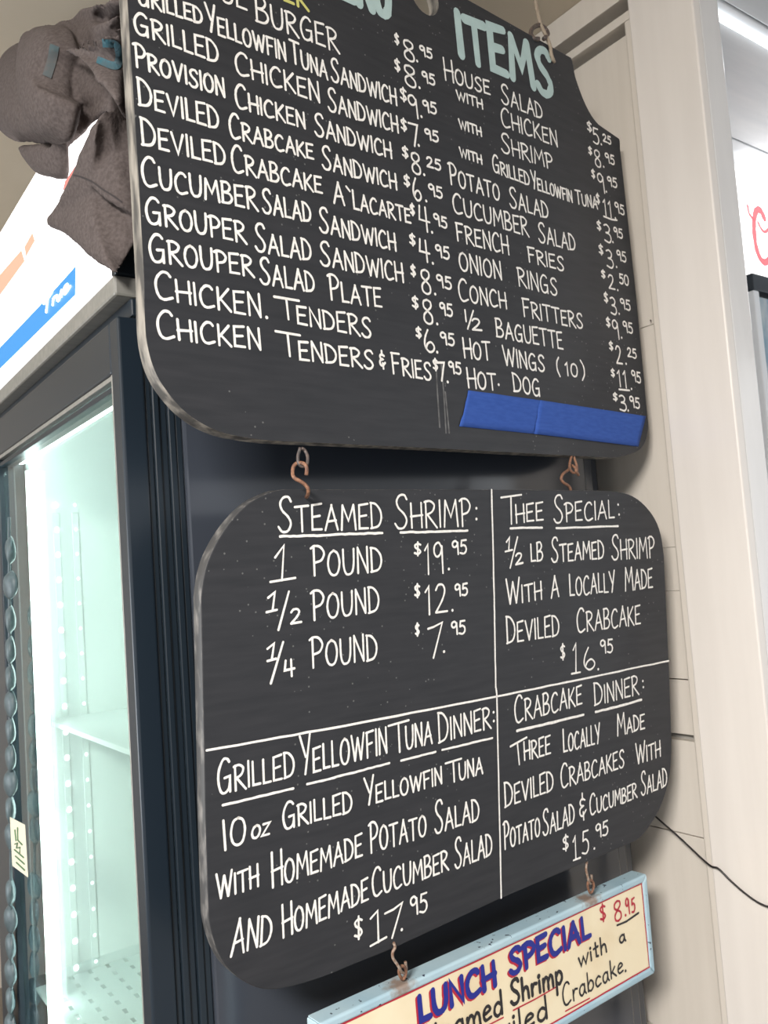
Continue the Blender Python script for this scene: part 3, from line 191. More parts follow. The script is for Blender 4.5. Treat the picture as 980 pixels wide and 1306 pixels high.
# ------------------------------------------------------------------ mesh helpers
def obj(name, bm, m, parent=None, bevel=0, smooth=False, seg=2):
    me = bpy.data.meshes.new(name); bm.normal_update(); bm.to_mesh(me); bm.free()
    o = bpy.data.objects.new(name, me); COL.objects.link(o)
    for mm in (m if isinstance(m, (list, tuple)) else [m]): me.materials.append(mm)
    if parent: o.parent = parent
    if bevel:
        b = o.modifiers.new('bevel', 'BEVEL'); b.width = bevel; b.segments = seg; b.limit_method = 'ANGLE'; b.angle_limit = math.radians(40)
    if smooth:
        for p in me.polygons: p.use_smooth = True
    return o
def box(bm, x0, x1, y0, y1, z0, z1, mi=0):
    v = [bm.verts.new((x, y, z)) for x in (x0, x1) for y in (y0, y1) for z in (z0, z1)]
    for q in ((0, 1, 3, 2), (4, 6, 7, 5), (0, 4, 5, 1), (2, 3, 7, 6), (0, 2, 6, 4), (1, 5, 7, 3)):
        fc = bm.faces.new([v[i] for i in q]); fc.material_index = mi
def boxo(name, dims, m, parent=None, bevel=0, rel=None):
    bm = bmesh.new(); x0, x1, y0, y1, z0, z1 = dims
    if rel: x0 -= rel[0]; x1 -= rel[0]; y0 -= rel[1]; y1 -= rel[1]; z0 -= rel[2]; z1 -= rel[2]
    box(bm, x0, x1, y0, y1, z0, z1); return obj(name, bm, m, parent, bevel)
def empty(name, loc, label=None, cat=None, group=None):
    o = bpy.data.objects.new(name, None); COL.objects.link(o); o.location = loc; o.empty_display_size = .05
    if label: o['label'] = label
    if cat: o['category'] = cat
    if group: o['group'] = group
    return o
def tag(o, label, cat, group=None):
    o['label'] = label; o['category'] = cat
    if group: o['group'] = group
    return o
def struct(o, label=None):
    o['kind'] = 'structure'
    if label: o['label'] = label
    return o
def catmull(pts, n=6):
    pts = [Vector(p) for p in pts]
    if len(pts) < 3: return pts
    P = [pts[0] * 2 - pts[1]] + pts + [pts[-1] * 2 - pts[-2]]; out = []
    for i in range(1, len(P) - 2):
        for k in range(n):
            t = k / n; a, b, c, d = P[i - 1], P[i], P[i + 1], P[i + 2]
            out.append(.5 * ((2 * b) + (c - a) * t + (2 * a - 5 * b + 4 * c - d) * t * t + (3 * b - a - 3 * c + d) * t ** 3))
    out.append(pts[-1]); return out
def tube(bm, pts, r, seg=8, n=6, taper=None):
    P = catmull(pts, n) if n else [Vector(p) for p in pts]
    rings = []; up = Vector((.3, .2, 1)).normalized(); prev = None
    for i, p in enumerate(P):
        t = (P[min(i + 1, len(P) - 1)] - P[max(i - 1, 0)]).normalized()
        a = t.cross(up if prev is None else prev);
        if prev is None: a = a.normalized(); b = t.cross(a).normalized()
        else:
            b = (prev - t * prev.dot(t)).normalized(); a = b.cross(t).normalized()
        prev = b
        rr = r * (taper(i / (len(P) - 1)) if taper else 1)
        rings.append([bm.verts.new(p + (a * math.cos(k * 2 * math.pi / seg) + b * math.sin(k * 2 * math.pi / seg)) * rr) for k in range(seg)])
    for A, B in zip(rings, rings[1:]):
        for k in range(seg): bm.faces.new((A[k], A[(k + 1) % seg], B[(k + 1) % seg], B[k]))
    bm.faces.new(rings[0][::-1]); bm.faces.new(rings[-1])

# ------------------------------------------------------------------ hand-lettered stroke alphabet
# glyph: (width, [stroke ...]); a stroke that starts with 's' is drawn as a smooth curve
GL = {
'A': (.60, [[(0, 0), (.32, 1)], [(.30, 1), (.60, 0)], [(.10, .34), (.52, .38)]]),
'B': (.50, [[(.02, 0), (.02, 1)], ['s', (-.02, .99), (.28, 1.0), (.42, .80), (.30, .58), (.04, .50)], ['s', (.04, .50), (.38, .47), (.50, .25), (.34, .03), (-.02, .0)]]),
'C': (.56, [['s', (.52, .86), (.42, .98), (.24, .97), (.06, .72), (.02, .42), (.10, .10), (.28, -.01), (.56, .10)]]),
'D': (.54, [[(.03, 0), (0, 1)], ['s', (-.03, 1.0), (.24, .94), (.48, .68), (.52, .36), (.36, .08), (-.02, 0)]]),
'E': (.46, [[(.46, 1.0), (.02, .96), (.02, .02), (.46, .02)], [(.02, .50), (.38, .54)]]),
'F': (.50, [[(.50, 1.0), (.0, .97)], [(.05, .98), (.07, 0)], [(.06, .50), (.40, .54)]]),
'G': (.60, [['s', (.52, .88), (.42, .98), (.24, .97), (.06, .70), (.02, .38), (.12, .06), (.30, -.01), (.48, .10), (.54, .30)], [(.54, .0), (.54, .46), (.30, .43)]]),
'H': (.52, [[(0, 1), (.03, 0)], [(.50, 1), (.52, 0)], [(-.02, .46), (.56, .50)]]),
'I': (.06, [[(.02, 1), (.04, 0)]]),
'K': (.52, [[(.02, 1), (.03, 0)], [(.48, 1), (.05, .42)], [(.12, .50), (.54, 0)]]),
'L': (.40, [[(.02, 1), (.04, .03), (.42, .03)]]),
'M': (.72, [[(.02, 0), (.08, 1), (.36, .36), (.62, 1), (.72, 0)]]),
'N': (.54, [[(.03, 0), (.02, 1), (.52, 0), (.50, 1)]]),
'O': (.58, [['s', (.30, 1), (.10, .85), (.01, .48), (.10, .12), (.29, 0), (.48, .12), (.57, .50), (.48, .86), (.28, 1)]]),
'P': (.50, [[(.06, 1), (.08, 0)], ['s', (-.06, .94), (.10, 1.02), (.34, .98), (.50, .76), (.38, .52), (.10, .44)]]),
'R': (.54, [[(.03, 1), (.05, 0)], ['s', (-.03, .97), (.24, 1.0), (.46, .84), (.36, .60), (.06, .48)], [(.12, .48), (.58, -.02)]]),
'S': (.52, [['s', (.50, .86), (.40, .99), (.20, .97), (.08, .80), (.16, .60), (.38, .42), (.48, .22), (.36, .02), (.14, .0), (.0, .14)]]),
'T': (.58, [[(-.02, .97), (.60, 1.0)], [(.28, .98), (.30, 0)]]),
'U': (.54, [['s', (0, 1), (.02, .36), (.12, .05), (.28, .0), (.44, .10), (.52, .42), (.53, 1)]]),
'V': (.56, [[(0, 1), (.28, 0), (.56, 1)]]),
'W': (.84, [[(0, 1), (.22, 0), (.42, .86), (.62, 0), (.84, 1)]]),
'Y': (.56, [[(0, 1), (.30, .44)], [(.56, 1.04), (.26, 0)]]),
'Z': (.50, [[(.02, .96), (.50, 1.0), (.0, .03), (.52, .05)]]),
'0': (.54, [['s', (.30, 1), (.10, .88), (.01, .48), (.08, .12), (.26, 0), (.44, .12), (.53, .52), (.46, .88), (.28, 1)]]),
'1': (.30, [[(.02, .80), (.18, 1.0), (.18, .0)]]),
'2': (.50, [['s', (.02, .80), (.14, .97), (.34, .96), (.42, .76), (.30, .45), (.0, .04)], [(.0, .04), (.52, .06)]]),
'3': (.48, [['s', (.04, .92), (.24, 1.0), (.42, .84), (.34, .60), (.14, .53)], ['s', (.14, .53), (.40, .47), (.48, .22), (.32, .0), (.0, .06)]]),
'4': (.58, [[(.10, .98), (.04, .42), (.58, .42)], [(.40, .98), (.42, 0)]]),
'5': (.48, [[(.48, .98), (.12, .96), (.08, .58)], ['s', (.08, .56), (.28, .62), (.46, .46), (.46, .18), (.28, .0), (.0, .06)]]),
'6': (.50, [['s', (.22, 1.0), (.06, .62), (.03, .24), (.22, 0), (.42, .08), (.48, .28), (.34, .46), (.16, .36), (.08, .16)]]),
'7': (.48, [[(.0, .94), (.48, 1.0), (.24, 0)]]),
'8': (.50, [['s', (.26, 1.0), (.06, .90), (.05, .68), (.24, .54), (.46, .36), (.46, .10), (.26, 0), (.05, .10), (.04, .34), (.24, .54), (.44, .72), (.44, .92), (.26, 1.0)]]),
'9': (.46, [['s', (.42, .84), (.26, 1.0), (.06, .90), (.03, .68), (.16, .54), (.34, .62), (.43, .84)], [(.43, .88), (.46, 0)]]),
'$': (.50, [['s', (.48, .80), (.28, .88), (.06, .76), (.12, .58), (.36, .44), (.46, .26), (.28, .12), (.02, .20)], [(.28, 1.0), (.26, 0)]]),
'&': (.50, [['s', (.44, .72), (.22, .80), (.06, .70), (.12, .56), (.30, .52), (.04, .44), (.04, .24), (.24, .16), (.50, .34)], [(.24, 1.0), (.24, .76)], [(.28, .30), (.30, .0)]]),
'(': (.24, [['s', (.24, 1), (.02, .75), (.0, .35), (.22, 0)]]),
')': (.24, [['s', (0, 1), (.22, .70), (.24, .30), (.02, 0)]]),
'.': (.06, [[(.03, .02)]]),
# lower case for the painted lunch sign (x height about .52)
'a': (.46, [['s', (.40, .46), (.24, .54), (.06, .42), (.02, .18), (.14, 0), (.30, .06), (.40, .28)], [(.40, .52), (.42, .10), (.50, 0)]]),
'b': (.46, [[(.04, 1), (.05, .02)], ['s', (.06, .34), (.24, .54), (.42, .42), (.44, .16), (.26, 0), (.06, .08)]]),
'c': (.42, [['s', (.40, .44), (.26, .53), (.08, .42), (.02, .20), (.14, .01), (.42, .08)]]),
'd': (.48, [['s', (.42, .40), (.24, .54), (.06, .42), (.02, .16), (.16, 0), (.34, .06), (.42, .26)], [(.42, 1), (.44, 0)]]),
'e': (.44, [['s', (.05, .26), (.24, .30), (.40, .38), (.30, .53), (.12, .48), (.02, .24), (.12, .02), (.42, .06)]]),
'h': (.46, [[(.04, 1), (.05, 0)], ['s', (.05, .32), (.20, .52), (.38, .44), (.44, 0)]]),
'i': (.10, [[(.04, .52), (.06, 0)], [(.04, .74)]]),
'k': (.44, [[(.04, 1), (.05, 0)], [(.38, .56), (.06, .24)], [(.16, .30), (.46, 0)]]),
'l': (.10, [[(.03, 1), (.05, 0)]]),
'm': (.74, [[(.04, .52), (.05, 0)], ['s', (.05, .30), (.20, .54), (.36, .44), (.38, 0)], ['s', (.38, .30), (.54, .54), (.68, .44), (.72, 0)]]),
'n': (.46, [[(.04, .52), (.05, 0)], ['s', (.05, .30), (.22, .54), (.38, .44), (.44, 0)]]),
'p': (.46, [[(.04, .54), (.05, -.42)], ['s', (.06, .36), (.24, .54), (.42, .42), (.44, .18), (.26, 0), (.06, .08)]]),
'r': (.34, [[(.04, .52), (.05, 0)], ['s', (.05, .28), (.18, .50), (.36, .48)]]),
't': (.34, [[(.16, .88), (.18, .06), (.32, .02)], [(.0, .56), (.34, .60)]]),
'u': (.46, [['s', (.03, .52), (.04, .16), (.18, 0), (.36, .10), (.42, .30)], [(.42, .52), (.44, 0)]]),
'v': (.42, [[(.0, .54), (.20, 0), (.42, .56)]]),
'w': (.68, [[(.0, .54), (.16, 0), (.34, .48), (.50, 0), (.70, .56)]]),
}
def glyph_strokes(ch, jit):
    w, ss = GL[ch]; out = []
    for s in ss:
        if s[0] == 's': pts = [tuple(p) for p in catmull([Vector((*p, 0)) for p in s[1:]], 4)]; pts = [(p[0], p[1]) for p in pts]
        else: pts = list(s)
        out.append(pts)
    return w, out
def word_strokes(e, rnd, w=.0028):
    _, t, u0, v0, u1, v1, H, h0, h1, sl = e
    u0 += w * .5; u1 -= w * .5; v0 += w * .35; v1 += w * .35; H -= w * .7; h0 -= w * .7; h1 -= w * .7
    gap = .17; xs = []; x = 0
    for i, ch in enumerate(t):
        w = GL[ch][0]; k = 1.0
        if i == 0 and H > h0 * 1.08: k = min(1.25, H / h0) ** .6
        xs.append((x, w * k, k)); x += w * k + gap
    tot = max(x - gap, .05); out = []
    for i, ch in enumerate(t):
        x0, wk, k = xs[i]; _, ss = glyph_strokes(ch, None)
        jy = rnd.uniform(-.025, .025); js = rnd.uniform(.96, 1.04)
        for s in ss:
            q = []
            for (gx, gy) in s:
                fx = (x0 + gx * k) / tot if len(t) > 1 or GL[ch][0] > .15 else .5 + gx
                hh = (h0 + (h1 - h0) * fx) * js
                if i == 0: hh = H
                v = v0 + (v1 - v0) * fx + gy * hh + jy * h0
                q.append((u0 + (u1 - u0) * fx + sl * gy * hh, v))
            out.append(q)
    return out
def ribbon(bm, pts, w, y, rnd, cap=5):
    """one flat brush stroke with round ends in the board's own plane (x, z), lying at depth y"""
    if len(pts) == 1:
        c = pts[0]; vs = [bm.verts.new((c[0] + w * .72 * math.cos(a * math.pi / 5), y, c[1] + w * .72 * math.sin(a * math.pi / 5))) for a in range(10)]
        bm.faces.new(vs); return
    P = [Vector(p).to_2d() for p in pts]; n = len(P)
    def nrm(a, b):
        d = (b - a); l = d.length or 1e-9; return Vector((-d.y / l, d.x / l))
    left, right = [], []
    for i, p in enumerate(P):
        if i == 0: m_ = nrm(P[0], P[1])
        elif i == n - 1: m_ = nrm(P[-2], P[-1])
        else:
            a, b = nrm(P[i - 1], P[i]), nrm(P[i], P[i + 1]); m_ = a + b
            if m_.length < .55:
                # sharp turn: close this ribbon and start another one
                ribbon(bm, pts[:i + 1], w, y, rnd, cap); ribbon(bm, pts[i:], w, y - 2e-5, rnd, cap); return
            m_ = m_ / m_.length; c = max(.55, m_.dot(a)); m_ = m_ / c
        hw = w * .5 * (1 + rnd.uniform(-.10, .12))
        left.append(p + m_ * hw); right.append(p - m_ * hw)
    t0 = (P[0] - P[1]).normalized(); t1 = (P[-1] - P[-2]).normalized(); h = w * .5
    def capv(c, t, sgn):
        m_ = Vector((-t.y, t.x)); return [c + (m_ * math.cos(a * math.pi / cap) + t * math.sin(a * math.pi / cap)) * h for a in range(1, cap)]
    loop_l = [bm.verts.new((p.x, y, p.y)) for p in left]; loop_r = [bm.verts.new((p.x, y, p.y)) for p in right]
    for i in range(n - 1): bm.faces.new((loop_r[i], loop_r[i + 1], loop_l[i + 1], loop_l[i]))
    e = [bm.verts.new((p.x, y, p.y)) for p in capv(P[-1], t1, 1)]
    bm.faces.new([loop_l[-1]] + e + [loop_r[-1]]) if len(e) else None
    s = [bm.verts.new((p.x, y, p.y)) for p in capv(P[0], t0, 1)]
    bm.faces.new([loop_r[0]] + s + [loop_l[0]])
def smooth2(pts): return [(p[0], p[1]) for p in catmull([Vector((*p, 0)) for p in pts], 5)] if len(pts) > 2 else pts
def letter_obj(name, entries, width, m, parent, y=-.0004, off=(0, 0), curve_lines=False):
    bm = bmesh.new(); rnd = random.Random(hash(str(entries)) % 99991 if False else len(str(entries)) * 7 + 3); k = 0
    for e in entries:
        if e[0] == 'W': ss = [(s, width) for s in word_strokes(e, rnd, width)]
        else: ss = [(e[1], width * e[2])]
        for s, w in ss:
            s = [(p[0] + off[0], p[1] + off[1]) for p in s]
            ribbon(bm, s, w, y - (k % 9) * 1.2e-5, rnd); k += 1
    bmesh.ops.recalc_face_normals(bm, faces=bm.faces)
    for f in bm.faces:
        if f.normal.y > 0: f.normal_flip()
    return obj(name, bm, m, parent)
def dense_line(e, rnd):
    pts = e[1]; out = []
    for a, b in zip(pts, pts[1:]):
        for k in range(10): t = k / 10; out.append((a[0] + (b[0] - a[0]) * t + rnd.uniform(-.0002, .0002), a[1] + (b[1] - a[1]) * t + rnd.uniform(-.0003, .0003)))
    out.append(pts[-1]); return ('L', out, e[2])

def word_groups(n_, es):
    if n_ in ('price', 'divider_line', 'underline'): return [es]
    out = []; pend = []
    for e in es:
        if e[0] == 'W' and not (e[1] in ('UNA', 'ENDERS', 'HREE', 'HEE', '10', ')', '2')): out.append(pend + [e]); pend = []
        elif e[0] == 'W': (out[-1] if out and not pend else out.append(pend) or out[-1]).append(e); pend = []
        elif len(e[1]) == 1 and out: out[-1].append(e)
        else: pend.append(e)
    if pend: (out[-1].extend(pend) if out else out.append(pend))
    return out
def frame_empty(name, key, label, cat):
    b = D[key]; o = empty(name, b['o'], label, cat)
    X, Y, Z = Vector(b['x']), Vector(b['y']), Vector(b['z'])
    o.matrix_world = Matrix(((X.x, Y.x, Z.x, b['o'][0]), (X.y, Y.y, Z.y, b['o'][1]), (X.z, Y.z, Z.z, b['o'][2]), (0, 0, 0, 1)))
    return o

# ------------------------------------------------------------------ the room
XW = 1.0836; ZC = 2.353
wall = struct(empty('wall_right', (XW, 0.8, 0)), None)
zs = [(0.0, .72), (.722, 1.0285), (1.0305, 1.169), (1.178, 1.259), (1.261, 1.3925), (1.393, 1.458), (1.4585, 1.8005), (1.801, 2.2645)]
bm = bmesh.new(); box(bm, .034, .05, -.045, 2.9, 0, ZC)
o = obj('backing', bm, M['gap'], wall)
for i, (a, b) in enumerate(zs):
    bm = bmesh.new(); dx = (.0, .0012, .0, .003, .001, .0, .0008, .0)[i]
    box(bm, .018 + dx, .034, -.045, 2.9, a, b); obj('plank', bm, M['wall'], wall, .0006)
bm = bmesh.new(); box(bm, .004, .034, -.045, 2.9, 2.276, 2.290); obj('crown_strip', bm, M['wall'], wall, .001)
bm = bmesh.new(); box(bm, -.004, .034, -.045, 2.9, 2.308, ZC - .0005); obj('crown_board', bm, M['wall'], wall, .001)
# door casing and jamb
cs = empty('trim_1', (XW, .6473, 0)); struct(cs)
bm = bmesh.new(); box(bm, 0, .018, 0, .108, 0, ZC); obj('casing_board', bm, M['casing'], cs, .0025)
bm = bmesh.new(); box(bm, .006, .018, .1085, .122, 0, 2.29); obj('corner_bead', bm, M['wall'], cs, .003)
bm = bmesh.new(); box(bm, .0185, .072, .002, .108, 0, ZC); obj('jamb_board', bm, M['jamb'], cs, .004)
wl = struct(boxo('wall_doorway', (XW + .05, XW + .0715, .70, 1.6, 0, ZC), M['casing']))
struct(boxo('ceiling', (-2.4, XW + .0715, -2.6, 3.6, ZC, ZC + .05), M['ceiling']))
struct(boxo('floor', (-2.6, 4.2, -2.8, 3.6, -.05, 0), M['floor']))
struct(boxo('wall_back', (-2.6, XW + .07, 3.6, 3.65, 0, ZC), M['wall']))
fc = empty('ceiling_far_room', (2.6, .5, ZC)); struct(fc)
for k in range(14):
    y0 = -2.4 + k * .26
    boxo('plank', (XW + .0735, 4.2, y0, y0 + .257, ZC, ZC + .03), M['far_ceiling'], fc, .002, (2.6, .5, ZC))
struct(boxo('wall_far_room', (XW + .0735, 4.2, 1.62, 1.66, 0, ZC), M['far_ceiling']))

# ------------------------------------------------------------------ menu boards
def extrude_outline(name, pts, thick, mats, parent, hole=None, flat_top=False):
    bm = bmesh.new(); n = len(pts)
    def ring(y, P): return [bm.verts.new((p[0], y, p[1])) for p in P]
    if hole:
        hp = [(hole[0] + .024 * math.cos(a * math.pi / 12), hole[1] + .024 * math.sin(a * math.pi / 12)) for a in range(24)]
    fr = ring(0, pts); bk = ring(thick, pts)
    for i in range(n):
        j = (i + 1) % n; f = bm.faces.new((fr[i], fr[j], bk[j], bk[i])); f.material_index = 1; f.smooth = True
    if hole:
        hf = ring(0, hp); hb = ring(thick, hp)
        for i in range(24):
            j = (i + 1) % 24; f = bm.faces.new((hf[j], hf[i], hb[i], hb[j])); f.material_index = 1
        for A, B in ((fr, hf), (bk, hb)):
            ed = []
            for L_ in (A, B):
                for i in range(len(L_)):
                    e = bm.edges.get((L_[i], L_[(i + 1) % len(L_)])); ed.append(e)
            bmesh.ops.triangle_fill(bm, edges=ed, use_beauty=True)
    else:
        bm.faces.new(fr); bm.faces.new(bk[::-1])
    bmesh.ops.recalc_face_normals(bm, faces=bm.faces)
    o = obj(name, bm, mats, parent)
    b = o.modifiers.new('bevel', 'BEVEL'); b.width = .0011; b.segments = 2; b.limit_method = 'ANGLE'; b.angle_limit = math.radians(60); b.harden_normals = False
    return o
def smooth_closed(pts, idx_sharp=()):
    return pts
b1 = frame_empty('menu_board', 'b1', 'large upper black menu board with shaped shoulders, two price columns and blue tape', 'menu board')
rnd = random.Random(3)
def round_outline(pts, n=4, lim=.05):
    """Catmull through closely spaced outline points, straight between distant ones"""
    P = [Vector((*p, 0)) for p in pts]; N_ = len(P); out = []
    for i in range(N_):
        a, b, c, d = P[i - 1], P[i], P[(i + 1) % N_], P[(i + 2) % N_]
        L_ = (c - b).length
        if L_ > lim: out.append((b.x, b.y)); continue
        if (b - a).length > 2.5 * L_: a = b - (b - a).normalized() * L_
        if (d - c).length > 2.5 * L_: d = c + (d - c).normalized() * L_
        for k in range(n):
            t = k / n; q = .5 * ((2 * b) + (c - a) * t + (2 * a - 5 * b + 4 * c - d) * t * t + (3 * b - a - 3 * c + d) * t ** 3); out.append((q.x, q.y))
    return out
extrude_outline('board_panel', round_outline(D['o1']), .017, [M['board'], M['board_edge']], b1, D['hole1'])
for n_, es in D['t1']:
    w = .0026; mm = M['chalk']; y = -.0004
    if n_ == 'menu_heading': w = .0122; mm = M['mint']
    if n_ == 'section_heading': mm = M['yellow']; w = .0034
    for g_ in word_groups(n_, es):
        o = letter_obj({'menu_item': 'lettered_word'}.get(n_, n_), g_, w, mm, b1, y)
        if n_ == 'menu_heading': o['label'] = 'pale mint block lettering'
        if n_ == 'section_heading': o['label'] = 'yellow green lettering'
letter_obj('chalk_smear', [('L', [tuple(p) for p in s], 1) for s in D['smear']], .0022, M['chalk_dim'], b1, -.0002)
for q, y, dark in ((D['tape1'], -.0007, 0), (D['tape2'], -.0011, 1)):
    bm = bmesh.new(); A, B, C_, E_ = [Vector(p) for p in q]; nx, nz = 26, 6; g = []
    for i in range(nx + 1):
        row = []
        for j in range(nz + 1):
            s, t = i / nx, j / nz; p = (A * (1 - s) + B * s) * (1 - t) + (E_ * (1 - s) + C_ * s) * t
            wr = .0009 * max(0, math.sin((p.x * 3 + p.y * 9) * 14)) ** 6 * (1 - t) if not dark else .0005 * max(0, math.sin((p.x + p.y * 12) * 22)) ** 8
            row.append(bm.verts.new((p.x + (rnd.uniform(-.0012, .0012) if i in (0,) else 0), y - wr, p.y)))
        g.append(row)
    for i in range(nx):
        for j in range(nz): bm.faces.new((g[i][j], g[i][j + 1], g[i + 1][j + 1], g[i + 1][j]))
    o = obj('masking_tape', bm, M['tape'], b1, smooth=True); so = o.modifiers.new('solid', 'SOLIDIFY'); so.thickness = .0003; so.offset = 0
    o['label'] = 'strip of blue masking tape'

b2 = frame_empty('special_board', 'b2', 'lower black board with rounded corners ruled into four lettered panels', 'menu board')
extrude_outline('board_panel', round_outline(D['o2'], 4, .062), .017, [M['board'], M['board_edge_dark']], b2)
for n_, es in D['t2']:
    if n_ in ('divider_line', 'underline'): es = [dense_line(e, rnd) for e in es]
    for g_ in word_groups(n_, es): letter_obj({'menu_item': 'lettered_word'}.get(n_, n_), g_, .0024, M['chalk'], b2)

# ------------------------------------------------------------------ lunch sign
b3 = frame_empty('lunch_special_sign', 'b3', 'cream lunch sign in a chipped sky blue frame hanging lowest', 'sign')
U0, U1, V0, V1 = -.2470, .3025, -.1450, -.0118
bm = bmesh.new(); box(bm, U0 + .008, U1 - .008, .0015, .019, V0 + .008, V1 - .008)
obj('sign_panel', bm, M['cream'], b3)
def rail(name, pts, m_):
    bm = bmesh.new(); fr = [bm.verts.new((p[0], -.001, p[1])) for p in pts]; bk = [bm.verts.new((p[0], .0245, p[1])) for p in pts]
    n = len(pts); bm.faces.new(fr); bm.faces.new(bk[::-1])
    for i in range(n): bm.faces.new((fr[(i + 1) % n], fr[i], bk[i], bk[(i + 1) % n]))
    bmesh.ops.recalc_face_normals(bm, faces=bm.faces); return obj(name, bm, m_, b3, .0028, seg=3)
I = .0098
rail('frame_rail', [(U0, V1), (U1, V1), (U1 - I, V1 - I), (U0 + I, V1 - I)], M['signblue'])
rail('frame_rail', [(U0, V0), (U0 + I, V0 + I), (U1 - I, V0 + I), (U1, V0)], M['signblue'])
rail('frame_rail', [(U0, V0), (U0, V1), (U0 + I, V1 - I), (U0 + I, V0 + I)], M['signblue'])
rail('frame_rail', [(U1, V0), (U1 - I, V0 + I), (U1 - I, V1 - I), (U1, V1)], M['signblue'])
for n_, mk, w, off, es in D['t3']:
    mm = {'red': M['red_ink'], 'blue': M['blue_ink'], 'black': M['black_ink']}[mk]
    if n_ == 'border_line':
        es = [dense_line(('L', [(-.234, -.0225), (.1, -.0222), (.291, -.0222), (.2915, -.08), (.2925, -.1342), (.1, -.1342), (-.234, -.1342), (-.234, -.0225)], 1), rnd)]; w = .0021
    yb = {'heading_shadow': .0013, 'border_line': .0012}.get(n_, .0009)
    letter_obj(n_, es, w, mm, b3, yb, off)

# ------------------------------------------------------------------ hooks, ring and cord
hl = ['rusty S hook at the left between the two black boards', 'rusty S hook at the right between the two black boards',
      'rusty hook on the left top of the lunch sign', 'rusty hook on the right top of the lunch sign']
for i, h in enumerate(D['hooks']):
    c = Vector(h['s'][len(h['s']) // 2]); e = empty('s_hook', c, hl[i], 'hook', 'rusty hooks that join the hanging boards')
    bm = bmesh.new(); tube(bm, [Vector(p) - c for p in h['s']], .0019 if i < 2 else .0016, 8, 7); obj('hook_wire', bm, M['rust'] if i < 2 else M['steel_rust'], e, smooth=True)
    pr = b1 if i < 2 else b3; inv = pr.matrix_world.inverted()
    bm = bmesh.new(); tube(bm, [inv @ Vector(p) for p in h['eye']], .0017, 8, 6)
    o = obj('screw_eye', bm, [M['dark_iron'], M['rust'], M['rust'], M['rust']][i], pr, smooth=True)
e = empty('hanging_rope', D['rope'][3], 'pale twisted cord tied through the right shoulder of the upper board', 'cord')
c = Vector(D['rope'][3]); P = [Vector(p) - c for p in D['rope']]
dirv = (P[1] - P[3]).normalized(); top = P[1] + Vector((dirv.x, dirv.y, 0)) * .0 ; k = (ZC - (c.z + P[1].z)) / max(.2, dirv.z)
P = [P[1] + dirv * k, P[1] + dirv * k * .5] + P[1:]
bm = bmesh.new(); tube(bm, P, .0026, 8, 8)
obj('cord_strand', bm, M['rope'], e, smooth=True)
bm = bmesh.new()
Q = catmull(P, 10); H_ = []
for i, p in enumerate(Q): a = i * .8; H_.append(p + Vector((math.cos(a), math.sin(a) * .5, math.sin(a) * .3)) * .0018)
tube(bm, H_, .0016, 6, 0); obj('cord_strand', bm, M['rope'], e, smooth=True)
c = Vector(D['topring'][0]); e = tag(empty('wire_ring', c), 'dark wire ring on the top edge of the upper board', 'ring')
bm = bmesh.new(); tube(bm, [Vector(p) - c for p in D['topring']], .0032, 8, 6); obj('ring_wire', bm, M['dark_iron'], e, smooth=True)

# ------------------------------------------------------------------ glass door cooler
X0, Y0, Y1 = .302, .870, 1.600
cl = tag(empty('glass_door_cooler', (.66, 1.18, 0)), 'tall black drinks cooler with lit header and bright glass door', 'cooler')
R_ = (.66, 1.18, 0)
def cb(name, dims, m_, bev=0, parent=None): return boxo(name, dims, m_, parent or cl, bev, R_)
cb('side_panel', (.370, 1.025, Y0, Y0 + .016, .05, 2.0), M['black_panel'], .003)
cb('side_panel', (.370, 1.025, Y1 - .016, Y1, .05, 2.0), M['black_panel'], .003)
cb('back_panel', (1.026, 1.045, Y0 + .004, Y1 - .004, .05, 1.99), M['black_panel'], .002)
cb('rear_duct', (1.046, 1.078, Y0 + .02, Y1 - .02, .10, 1.96), M['black_panel'], .004)
cb('top_panel', (.3105, 1.025, Y0, Y1, 2.0005, 2.012), M['black_panel'], .003)
cb('base_panel', (.33, 1.02, Y0 + .018, Y1 - .018, .02, .16), M['black_panel'], .003)
cb('liner_wall', (.372, 1.0, Y1 - .037, Y1 - .017, .17, 1.84), M['liner'])
cb('liner_wall', (.372, 1.0, Y0 + .018, Y0 + .036, .17, 1.84), M['liner'])
cb('liner_back', (1.001, 1.02, Y0 + .037, Y1 - .038, .17, 1.84), M['liner'])
cb('liner_ceiling', (.372, 1.0, Y0 + .037, Y1 - .038, 1.80, 1.83), M['liner'])
# grille band between door and header, header box
cb('upper_band', (.318, .369, Y0, Y1, 1.745, 1.765), M['gasket'], .002)
cb('header_lip', (.3005, .369, Y0, Y1, 1.7655, 1.788), M['grey_metal'], .003)
cb('header_end_cap', (.3025, .3695, Y0, Y0 + .014, 1.7885, 1.999), M['gasket'], .003)
cb('header_end_cap', (.3025, .3695, Y1 - .014, Y1, 1.7885, 1.999), M['gasket'], .003)
hp = cb('header_panel', (.3020, .330, Y0 + .0145, Y1 - .0145, 1.789, 1.996), M['header_light'], .002)
cb('header_top_strip', (.3022, .3095, Y0, Y1, 1.9995, 2.030), M['header_light'], .001)
def hdr_poly(name, pts, m_, thick=.0006, dx=0):
    bm = bmesh.new(); vs = [bm.verts.new((p[0] - R_[0] + dx, p[1] - R_[1], p[2] - R_[2])) for p in pts]; f = bm.faces.new(vs)
    bm.normal_update()
    if f.normal.x > 0: f.normal_flip()
    o = obj(name, bm, m_, cl); s = o.modifiers.new('solid', 'SOLIDIFY'); s.thickness = thick; return o
hdr_poly('header_graphic', D['hd']['blue'], M['hdr_blue'])['label'] = 'blue band'
hdr_poly('header_graphic', D['hd']['orange'], M['hdr_orange'])['label'] = 'orange panel'
hdr_poly('header_graphic', D['hd']['orange2'], M['hdr_orange'])['label'] = 'orange patch'
